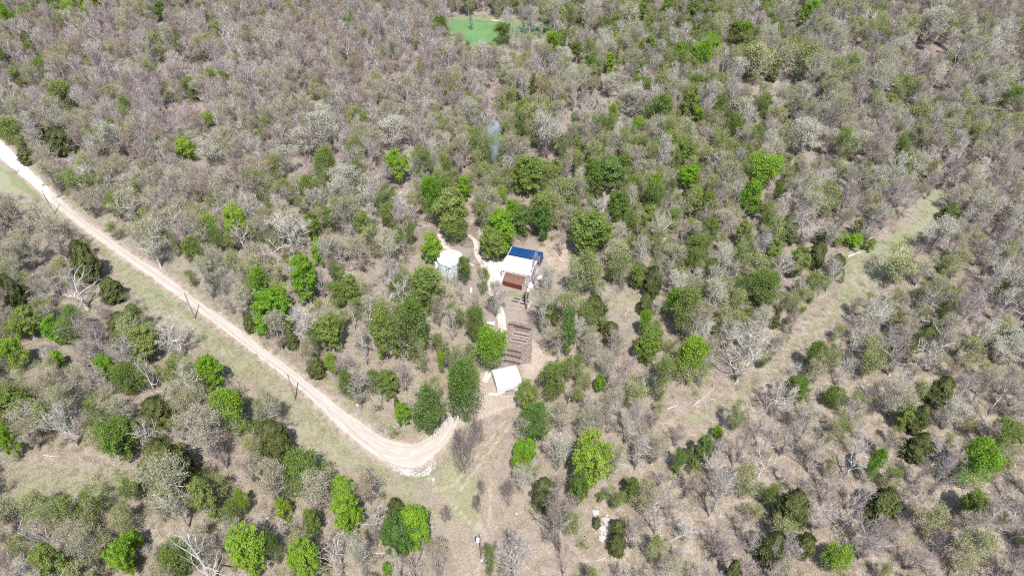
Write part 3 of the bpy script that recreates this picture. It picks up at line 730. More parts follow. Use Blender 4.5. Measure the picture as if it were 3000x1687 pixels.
def log(u0, v0, u1, v1, r_, label, m_='log', twigs=4):
    a, b = G(u0, v0), G(u1, v1); L_ = math.hypot(b[0] - a[0], b[1] - a[1]); rg = random.Random(int(u0 * 7 + v0))
    o = thing("fallen_log", label, "log", on_ground(a[0], a[1], r_ * .7), math.atan2(b[1] - a[1], b[0] - a[0]))
    k = 7; pts = [(L_ * i / k, rg.uniform(-.12, .12) * L_ * .1, rg.uniform(-.02, .06)) for i in range(k + 1)]
    MB().tube(pts, [r_ * (1 - .75 * i / k) for i in range(k + 1)], 7).build("trunk", M[m_], o)
    for j in range(twigs):
        i = rg.randint(3, k); p = pts[i]; s = rg.choice((-1, 1)); l = L_ * rg.uniform(.12, .28)
        MB().tube([p, (p[0] + l * .5, p[1] + s * l * .45, p[2] + .12), (p[0] + l, p[1] + s * l * .7, p[2] + .1)], [r_ * .35, r_ * .22, r_ * .1], 5).build("branch", M[m_], o)
    return o
log(2480, 755, 2542, 735, .30, "grey fallen trunk lying across the green grass strip", 'pale_bark')
log(2030, 1190, 2090, 1140, .16, "pale fallen branch on dry grass below the large forked tree", 'pale_bark')
log(1955, 1197, 1985, 1188, .16, "short pale log at the edge of the dry grass opening", 'pale_bark', 2)
log(2000, 1362, 2082, 1358, .14, "thin pale log between two green bushes on the slope", 'pale_bark')
log(2745, 1505, 2772, 1482, .12, "short pale log on bare ground among thin grey trees", 'pale_bark', 1)
log(2915, 1240, 2985, 1262, .18, "reddish grey trunk fallen across the slope", 'log')
log(2970, 1370, 2985, 1330, .16, "pale fallen trunk with bleached end on the far slope", 'pale_bark', 2)
log(1090, 1622, 1145, 1620, .12, "white fallen sapling with ribs of side branches", 'pale_bark', 6)
log(1475, 70, 1478, 62, .3, "grey log lying at the far meadow's upper edge", 'pale_bark', 0)
log(128, 1335, 180, 1340, .13, "pale broken branch on the grass opening", 'pale_bark', 3)
log(60, 1498, 140, 1492, .12, "long thin dead branch lying in pale grass", 'log', 3)
log(1128, 1263, 1138, 1272, .12, "short grey log lying inside the road bend", 'log', 1)
log(1295, 52, 1345, 40, .3, "long bleached trunk at the meadow's top corner", 'pale_bark', 3)
log(1440, 60, 1482, 66, .3, "bleached trunk lying along the meadow's upper edge", 'pale_bark', 2)
log(1545, 128, 1568, 112, .3, "broken pale trunk leaning below the meadow", 'pale_bark', 3)

# ---------------------------------------------------------------- trees: skeletons, crowns, one mesh set per growth form
def unit(v):
    l = math.sqrt(v[0] * v[0] + v[1] * v[1] + v[2] * v[2]) or 1.0
    return (v[0] / l, v[1] / l, v[2] / l)
def add3(a, b, k=1.0): return (a[0] + b[0] * k, a[1] + b[1] * k, a[2] + b[2] * k)
def cross3(a, b): return (a[1] * b[2] - a[2] * b[1], a[2] * b[0] - a[0] * b[2], a[0] * b[1] - a[1] * b[0])

class Tree:
    """H is 10 m, crown 7 m wide; instances are scaled from there"""
    def __init__(s, seed, hb=.30, fork=.28, limbs=9, w=7.0, h=10.0, wig=.22, trunk_r=.17, lean=.05, dens=1.0, flat=0.0, twigs=True, up=.10, level_max=3):
        s.r = random.Random(seed); s.w, s.h = w, h; s.hb = hb * h
        s.paths = []        # (points, radii, level)
        s.ends = []         # (point, direction, level)
        s.wig, s.dens, s.up, s.lm = wig, dens, up, level_max
        s.cz = (s.h + s.hb) / 2; s.rz = (s.h - s.hb) / 2; s.rx = w / 2
        top = fork * h + s.r.uniform(0, .12) * h
        L = h * .72
        pts, rad = s.path((0, 0, -.25), (s.r.gauss(0, lean), s.r.gauss(0, lean), 1), L, trunk_r, 8, .07, .15)
        s.paths.append((pts, rad, 0))
        for i in range(limbs):
            f = fork + (1 - fork) * (i + s.r.random() * .6) / limbs
            k = min(len(pts) - 2, max(1, int(f * (len(pts) - 1) * .98)))
            p = pts[k]; a = i * 2.4 + s.r.uniform(-.5, .5)
            el = (0.25 + .9 * (i / limbs) - flat) + s.r.uniform(-.15, .2)
            d = (math.cos(a) * math.cos(el), math.sin(a) * math.cos(el), math.sin(el))
            s.grow(p, d, rad[k] * s.r.uniform(.5, .72), 1)
        s.grow(pts[-1], unit((s.r.gauss(0, .3), s.r.gauss(0, .3), 1)), rad[-1] * .9, 1)
    def env(s, p, d):
        a = [p[0] / s.rx, p[1] / s.rx, (p[2] - s.cz) / s.rz]; b = [d[0] / s.rx, d[1] / s.rx, d[2] / s.rz]
        A = sum(x * x for x in b); B = 2 * sum(x * y for x, y in zip(a, b)); C = sum(x * x for x in a) - 1
        D = B * B - 4 * A * C
        if D < 0: return .4
        return max(.3, (-B + math.sqrt(D)) / (2 * A))
    def path(s, p, d, L, r, n, wig, up, end=.25):
        d = unit(d); pts, rad = [p], [r]
        for i in range(n):
            d = unit((d[0] + s.r.gauss(0, wig), d[1] + s.r.gauss(0, wig), d[2] + s.r.gauss(0, wig) + up))
            p = add3(p, d, L / n); pts.append(p); rad.append(r * (1 - (1 - end) * (i + 1) / n))
        s.last = d
        return pts, rad
    def grow(s, p, d, r, level):
        e = s.env(p, d)
        if level == 1: L, n = e * s.r.uniform(.82, 1.02), 6
        elif level == 2: L, n = min(e, 2.3) * s.r.uniform(.7, 1.05), 4
        else: L, n = min(e * 1.15, 1.1) * s.r.uniform(.6, 1.1), 2
        pts, rad = s.path(p, d, L, max(r, .012), n, s.wig if level < 3 else .3, s.up if level < 3 else .12)
        s.paths.append((pts, rad, level))
        s.ends.append((pts[-1], s.last, level))
        if level >= s.lm: return
        first = 1
        for i in range(first, len(pts)):
            dd = unit([pts[i][j] - pts[i - 1][j] for j in range(3)])
            m_ = 2 if level == 1 else (2 if s.r.random() < .8 * s.dens else 1)
            for _ in range(m_):
                if s.r.random() > s.dens: continue
                rv = unit((s.r.gauss(0, 1), s.r.gauss(0, 1), s.r.gauss(0, .8) + .25))
                nd = unit(add3(add3((0, 0, 0), dd, s.r.uniform(.35, .95)), rv, .85))
                s.grow(pts[i], nd, rad[i] * (.55 if level == 1 else .5), level + 1)
    def wood(s, levels, thick=1.0, rmin=.0):
        mb_v, mb_f = [], []
        for pts, rad, lv in s.paths:
            if lv not in levels: continue
            n = {0: 7, 1: 5, 2: 3, 3: 0}[lv]
            if n:
                base = len(mb_v)
                for i, p in enumerate(pts):
                    d = unit([pts[min(i + 1, len(pts) - 1)][j] - pts[max(i - 1, 0)][j] for j in range(3)])
                    a = unit(cross3(d, (0.31, .17, .93) if abs(d[2]) < .9 else (1, 0, 0))); b = cross3(d, a)
                    fl = 1.0
                    if lv == 0 and i == 0: fl = 1.7
                    r_ = max(rad[i] * thick, rmin) * fl
                    for k in range(n):
                        c_, s_ = math.cos(6.28318 * k / n) * r_, math.sin(6.28318 * k / n) * r_
                        mb_v.append((p[0] + a[0] * c_ + b[0] * s_, p[1] + a[1] * c_ + b[1] * s_, p[2] + a[2] * c_ + b[2] * s_))
                for i in range(len(pts) - 1):
                    for k in range(n):
                        mb_f.append((base + i * n + k, base + i * n + (k + 1) % n, base + (i + 1) * n + (k + 1) % n, base + (i + 1) * n + k))
            else:           # twigs: two tapering blades that cross, and finer side twigs
                p0, p1 = pts[0], pts[-1]
                d = unit([p1[j] - p0[j] for j in range(3)])
                ref = unit((s.r.gauss(0, 1), s.r.gauss(0, 1), s.r.gauss(0, 1))); a = unit(cross3(d, ref))
                wv = .021 * thick
                base = len(mb_v)
                mb_v += [add3(p0, a, wv), add3(p0, a, -wv), p1]; mb_f.append((base, base + 1, base + 2))
                for q in range(4):
                    f = s.r.uniform(.15, .95); pm = pts[1] if len(pts) > 2 and f < .5 else tuple(p0[j] + (p1[j] - p0[j]) * f for j in range(3))
                    rv = unit((s.r.gauss(0, 1), s.r.gauss(0, 1), s.r.gauss(.2, 1)))
                    nd = unit(add3(d, rv, .9)); l = s.r.uniform(.28, .65)
                    a2 = unit(cross3(nd, ref)); base = len(mb_v); w2 = .015 * thick
                    mb_v += [add3(pm, a2, w2), add3(pm, a2, -w2), add3(pm, nd, l)]; mb_f.append((base, base + 1, base + 2))
        return mb_v, mb_f

def leaves(rng, cen, nrm, size, stretch=1.0):
    """one leaf-cluster blade (a bent rhombus) per centre"""
    n = len(cen)
    t_ = rng.normal(size=(n, 3)); t_ -= nrm * (t_ * nrm).sum(1, keepdims=True); t_ /= np.linalg.norm(t_, axis=1, keepdims=True) + 1e-9
    b_ = np.cross(nrm, t_); s_ = (size * rng.uniform(.65, 1.3, n))[:, None]
    v = np.stack([cen + t_ * s_ * stretch, cen + b_ * s_ * .62 + nrm * s_ * .18, cen - t_ * s_ * stretch * .85, cen - b_ * s_ * .62 + nrm * s_ * .12], 1).reshape(-1, 3)
    f = np.arange(4 * n).reshape(n, 4)
    return v, f

def mesh_np(name, v, f, m_):
    me = bpy.data.meshes.new(name)
    me.vertices.add(len(v)); me.vertices.foreach_set("co", np.asarray(v, np.float32).ravel())
    k = f.shape[1]
    me.loops.add(f.size); me.loops.foreach_set("vertex_index", f.astype(np.int32).ravel())
    me.polygons.add(len(f)); me.polygons.foreach_set("loop_start", np.arange(0, f.size, k, dtype=np.int32)); me.polygons.foreach_set("loop_total", np.full(len(f), k, np.int32))
    me.materials.append(m_); me.update(calc_edges=True)
    return me

def wood_mesh(name, vf, m_):
    v, f = vf
    return pymesh(name, v, f, m_, False)

def puff_crown(seed, tree, n_puff, per, rad, size, hb):
    """dense leafy crown: uneven clumps of leaves round the branch ends, thickest on the upper outside"""
    rng = np.random.default_rng(seed)
    e = np.array([p for p, d, lv in tree.ends if lv >= 1 and p[2] > hb])
    far = ((e[:, :2] ** 2).sum(1) / tree.rx ** 2 + ((e[:, 2] - tree.cz) / tree.rz) ** 2)
    pr = np.clip(far, .05, 1.3) ** 1.2; pr /= pr.sum()
    c = e[rng.choice(len(e), min(int(n_puff * .62), len(e)), False, pr)]
    k2 = n_puff - len(c); q2 = rng.normal(size=(k2, 3)); q2[:, 2] = np.abs(q2[:, 2]) * 1.0 - .35; q2 /= np.linalg.norm(q2, axis=1, keepdims=True)
    lum = .72 + .3 * np.sin(q2[:, 0] * 3.1 + seed) * np.sin(q2[:, 1] * 2.7 + 2 * seed) + .14 * np.sin(q2[:, 2] * 6 + seed)
    c = np.r_[c, np.clip(lum, .4, 1.08)[:, None] * q2 * np.array([tree.rx, tree.rx, tree.rz]) * rng.uniform(.72, .98, k2)[:, None] + np.array([0, 0, tree.cz])]
    C, N = [], []
    for p in c:
        r_ = rad * rng.uniform(.55, 1.3); k = int(per * (r_ / rad) ** 2)
        d = rng.normal(size=(k, 3)); d[:, 2] += .35; d /= np.linalg.norm(d, axis=1, keepdims=True)
        q = p + d * (r_ * rng.uniform(.55, 1.05, k))[:, None] * np.array([1, 1, .72])
        nn = d * .75 + rng.normal(size=(k, 3)) * .45 + np.array([0, 0, .5]); nn /= np.linalg.norm(nn, axis=1, keepdims=True)
        C.append(q); N.append(nn)
        k3 = k // 6; C.append(p + rng.normal(size=(k3, 3)) * r_ * .85); n3 = rng.normal(size=(k3, 3)) + np.array([0, 0, .6]); N.append(n3 / np.linalg.norm(n3, axis=1, keepdims=True))
    C, N = np.concatenate(C), np.concatenate(N)
    ok = C[:, 2] > .35
    return leaves(rng, C[ok], N[ok], size)

def bud_crown(seed, tree, count, size, top=True, clump=.28):
    """thin spring crown: small bud clusters on the twig ends"""
    rng = np.random.default_rng(seed)
    e = np.array([p for p, d, lv in tree.ends if lv >= 2])
    wt = np.clip(e[:, 2] / tree.h, .1, 1) ** (1.6 if top else .6); wt /= wt.sum()
    c = e[rng.choice(len(e), count, True, wt)] + rng.normal(size=(count, 3)) * clump
    n_ = rng.normal(size=(count, 3)) + np.array([0, 0, .5]); n_ /= np.linalg.norm(n_, axis=1, keepdims=True)
    return leaves(rng, c, n_, size)

def cedar_crown(seed, h=6.0, w=4.0, n=4200, peak=1.2):
    rng = np.random.default_rng(seed)
    f = rng.uniform(0, 1, n) ** .8
    z = .25 + f * (h - .25)
    lob = 1 + .22 * np.sin(5 * rng.uniform(0, 1) + np.arange(n) * 0)
    a = rng.uniform(0, 2 * np.pi, n)
    prof = np.clip(np.minimum(np.sqrt(np.clip(1 - f ** (1.5 * peak), 0, 1)), .55 + f * 1.9), 0, 1)
    bump = 1 + .16 * np.sin(3 * a + z * 1.7 + seed) + .13 * np.sin(7 * a - z * 2.9) + .1 * np.sin(z * 5 + a)
    r_ = w / 2 * prof * bump * rng.uniform(.62, 1.04, n)
    c = np.c_[r_ * np.cos(a), r_ * np.sin(a), z]
    nn = np.c_[np.cos(a), np.sin(a), np.full(n, .55)] + rng.normal(size=(n, 3)) * .45; nn /= np.linalg.norm(nn, axis=1, keepdims=True)
    t_ = np.c_[np.cos(a) * .55, np.sin(a) * .55, np.full(n, 1.0)] + rng.normal(size=(n, 3)) * .35
    t_ -= nn * (t_ * nn).sum(1, keepdims=True); t_ /= np.linalg.norm(t_, axis=1, keepdims=True)
    b_ = np.cross(nn, t_); s_ = rng.uniform(.09, .20, n)[:, None]
    v = np.stack([c + t_ * s_ * 1.5, c + b_ * s_ * .5, c - t_ * s_, c - b_ * s_ * .5], 1).reshape(-1, 3)
    return v, np.arange(4 * n).reshape(n, 4)

def joined(parts, name):
    bm = bmesh.new(); mats = []
    for me in parts:
        k = len(mats); mats += list(me.materials); n0 = len(bm.faces)
        bm.from_mesh(me); bm.faces.ensure_lookup_table()
        for f in bm.faces[n0:]: f.material_index += k
    out = bpy.data.meshes.new(name); bm.to_mesh(out); bm.free()
    for m_ in mats: out.materials.append(m_)
    return out

# growth forms; each entry: list of (trunk mesh, crown meshes [(part name, mesh)])
BARE = [Tree(100 + k, hb=h_, fork=f_, limbs=l_, wig=w_, lean=e_, trunk_r=t_, dens=d_) for k, (h_, f_, l_, w_, e_, t_, d_) in enumerate([
    (.28, .26, 10, .20, .04, .17, .95), (.34, .32, 9, .24, .06, .16, .9), (.22, .2, 11, .2, .08, .18, .95), (.40, .36, 8, .18, .03, .14, .9), (.25, .22, 9, .28, .10, .19, .85), (.30, .28, 10, .22, .12, .17, .9)])]
LEAFY = [Tree(200 + k, hb=h_, fork=.2, limbs=11, level_max=2, wig=.2, trunk_r=.19) for k, h_ in enumerate((.10, .16, .12, .2))]
SPARSE = [Tree(300 + k, hb=.2, fork=.24, limbs=9, wig=.24, dens=.8, trunk_r=.14, lean=.07) for k in range(4)]
FULL = [Tree(350 + k, hb=.12, fork=.2, limbs=11, wig=.2, dens=.9, trunk_r=.17) for k in range(4)]
FORMS = {}
def form(key, trunk, crowns, base_w=7.0, base_h=10.0): FORMS.setdefault(key, []).append((trunk, crowns, base_w, base_h))
bark_tr = {}
for k, T_ in enumerate(BARE):
    tr = wood_mesh("trunk", T_.wood((0, 1), 1.1, .045), M['bark']); tw = joined([wood_mesh("twigs", T_.wood((3,)), M['twig']), wood_mesh("branches", T_.wood((2,), 1.0, .030), M['bark'])], "twigs")
    form('B', tr, [('crown', tw)])
    if k < 5: form('M', tr, [('crown', joined([wood_mesh("twigs", T_.wood((3,)), M['mauve']), wood_mesh("branches", T_.wood((2,), 1.0, .030), M['bark'])], "twigs"))])
    dk = wood_mesh("twigs", T_.wood((2, 3), 1.15), M['dark_twig']) if k < 3 else None
    if dk: form('K', tr, [('crown', dk)])
    if k < 4:
        for key, m_, cnt, sz in (('P', 'pale', 3600, .085), ('T', 'tan', 2600, .085), ('W', 'white', 4200, .09)):
            v, f = bud_crown(40 + k * 7 + ord(key), T_, cnt, sz)
            form(key, tr, [('crown', tw), ('buds', mesh_np("buds", v, f, M[m_]))])
for k in range(6):
    T_ = Tree(1000 + k, hb=.3, fork=.24 + .03 * k, limbs=7, wig=.26, dens=.78, trunk_r=.17, lean=.10, w=7.4)
    tw = joined([wood_mesh("twigs", T_.wood((3,), .8), M['twig' if k % 2 else 'mauve']), wood_mesh("branches", T_.wood((2,), 1.1, .03), M['bark'])], "twigs")
    form('N', wood_mesh("trunk", T_.wood((0, 1), 1.1, .045), M['bark']), [('crown', tw)])
for k, T_ in enumerate(SPARSE):
    tr = wood_mesh("trunk", T_.wood((0, 1), 1.0, .03), M['bark']); tw = joined([wood_mesh("twigs", T_.wood((3,)), M['twig']), wood_mesh("branches", T_.wood((2,), 1.0, .02), M['bark'])], "twigs")
    v, f = bud_crown(500 + k, T_, 3400, .14, False, .36)
    form('O', tr, [('crown', tw), ('leaves', mesh_np("leaves", v, f, M['olive']))])
    v, f = bud_crown(540 + k, FULL[k], 8200, .165, False, .42)
    form('G', wood_mesh("trunk", FULL[k].wood((0, 1), 1.0, .03), M['bark']), [('crown', joined([wood_mesh("branches", FULL[k].wood((2,), 1.0, .02), M['bark']), wood_mesh("twigs", FULL[k].wood((3,)), M['twig'])], "twigs")), ('leaves', mesh_np("leaves", v, f, M['green']))])
    v2, f2 = bud_crown(560 + k, FULL[k], 9800, .165, True, .34)
    form('L', FORMS['G'][-1][0], [FORMS['G'][-1][1][0], ('leaves', mesh_np("leaves", v2, f2, M['lime']))])
    if k < 2: form('D', FORMS['G'][-1][0], [FORMS['G'][-1][1][0], ('leaves', mesh_np("leaves", v, f, M['deep']))])
    v, f = bud_crown(520 + k, T_, 3800, .15, False, .36)
    form('Y', tr, [('crown', tw), ('leaves', mesh_np("leaves", v, f, M['green']))])
for k, T_ in enumerate(LEAFY):
    tr = wood_mesh("trunk", T_.wood((0, 1, 2)), M['bark'])
    v, f = puff_crown(600 + k, T_, 170, 66, .62, .165, T_.hb)
    for key, m_ in (('L', 'lime'), ('G', 'green'), ('D', 'deep')) if k < 3 else (('L', 'lime'), ('D', 'deep')): form(key, tr, [('crown', mesh_np("leaves", v, f, M[m_]))])
for k in range(4):
    v, f = cedar_crown(700 + k, 6.0, 4.0 if k < 3 else 3.2, 8000, (1.3, .9, 1.7, .75)[k])
    tmb = MB().tube([(0, 0, -.2), (.03, 0, 2.5), (0, .02, 5.2)], [.16, .1, .03], 6)
    form('C', pymesh("trunk", tmb.v, tmb.f, M['bark']), [('crown', mesh_np("needles", v, f, M['cedar']))], 4.0, 6.0)
for k in range(3):
    T_ = Tree(800 + k, hb=.2, fork=.3, limbs=8, wig=.26, dens=.55, trunk_r=.2, lean=.1, level_max=2, up=.05)
    form('S', wood_mesh("trunk", T_.wood((0, 1), 1.15), M['pale_bark']), [('branches', wood_mesh("branches", T_.wood((2,), 1.2), M['pale_bark']))])
KIND = {'B': 'bare_tree', 'M': 'bare_tree', 'N': 'bare_tree', 'K': 'bare_tree', 'P': 'budding_tree', 'T': 'budding_tree', 'W': 'budding_tree', 'O': 'leafy_tree', 'Y': 'leafy_tree', 'L': 'leafy_tree', 'G': 'leafy_tree', 'D': 'leafy_tree', 'C': 'cedar_tree', 'S': 'dead_tree'}

# small bushes
for k in range(2):
    T_ = Tree(900 + k, hb=.02, fork=.05, limbs=9, w=3.0, h=2.6, level_max=2, trunk_r=.05)
    v, f = puff_crown(910 + k, T_, 46, 46, .42, .12, 0.0)
    form('H', wood_mesh("stems", T_.wood((0, 1)), M['bark']), [('foliage', mesh_np("leaves", v, f, M['lime' if k else 'green']))], 3.0, 2.6)
    T_ = Tree(920 + k, hb=.02, fork=.03, limbs=13, w=4.2, h=3.2, trunk_r=.05, wig=.15, dens=.6)
    form('J', wood_mesh("stems", T_.wood((0, 1)), M['dark_twig']), [('foliage', wood_mesh("twigs", T_.wood((2, 3), .9), M['dark_twig']))], 4.2, 3.2)
KIND['H'] = 'shrub'; KIND['J'] = 'bare_shrub'

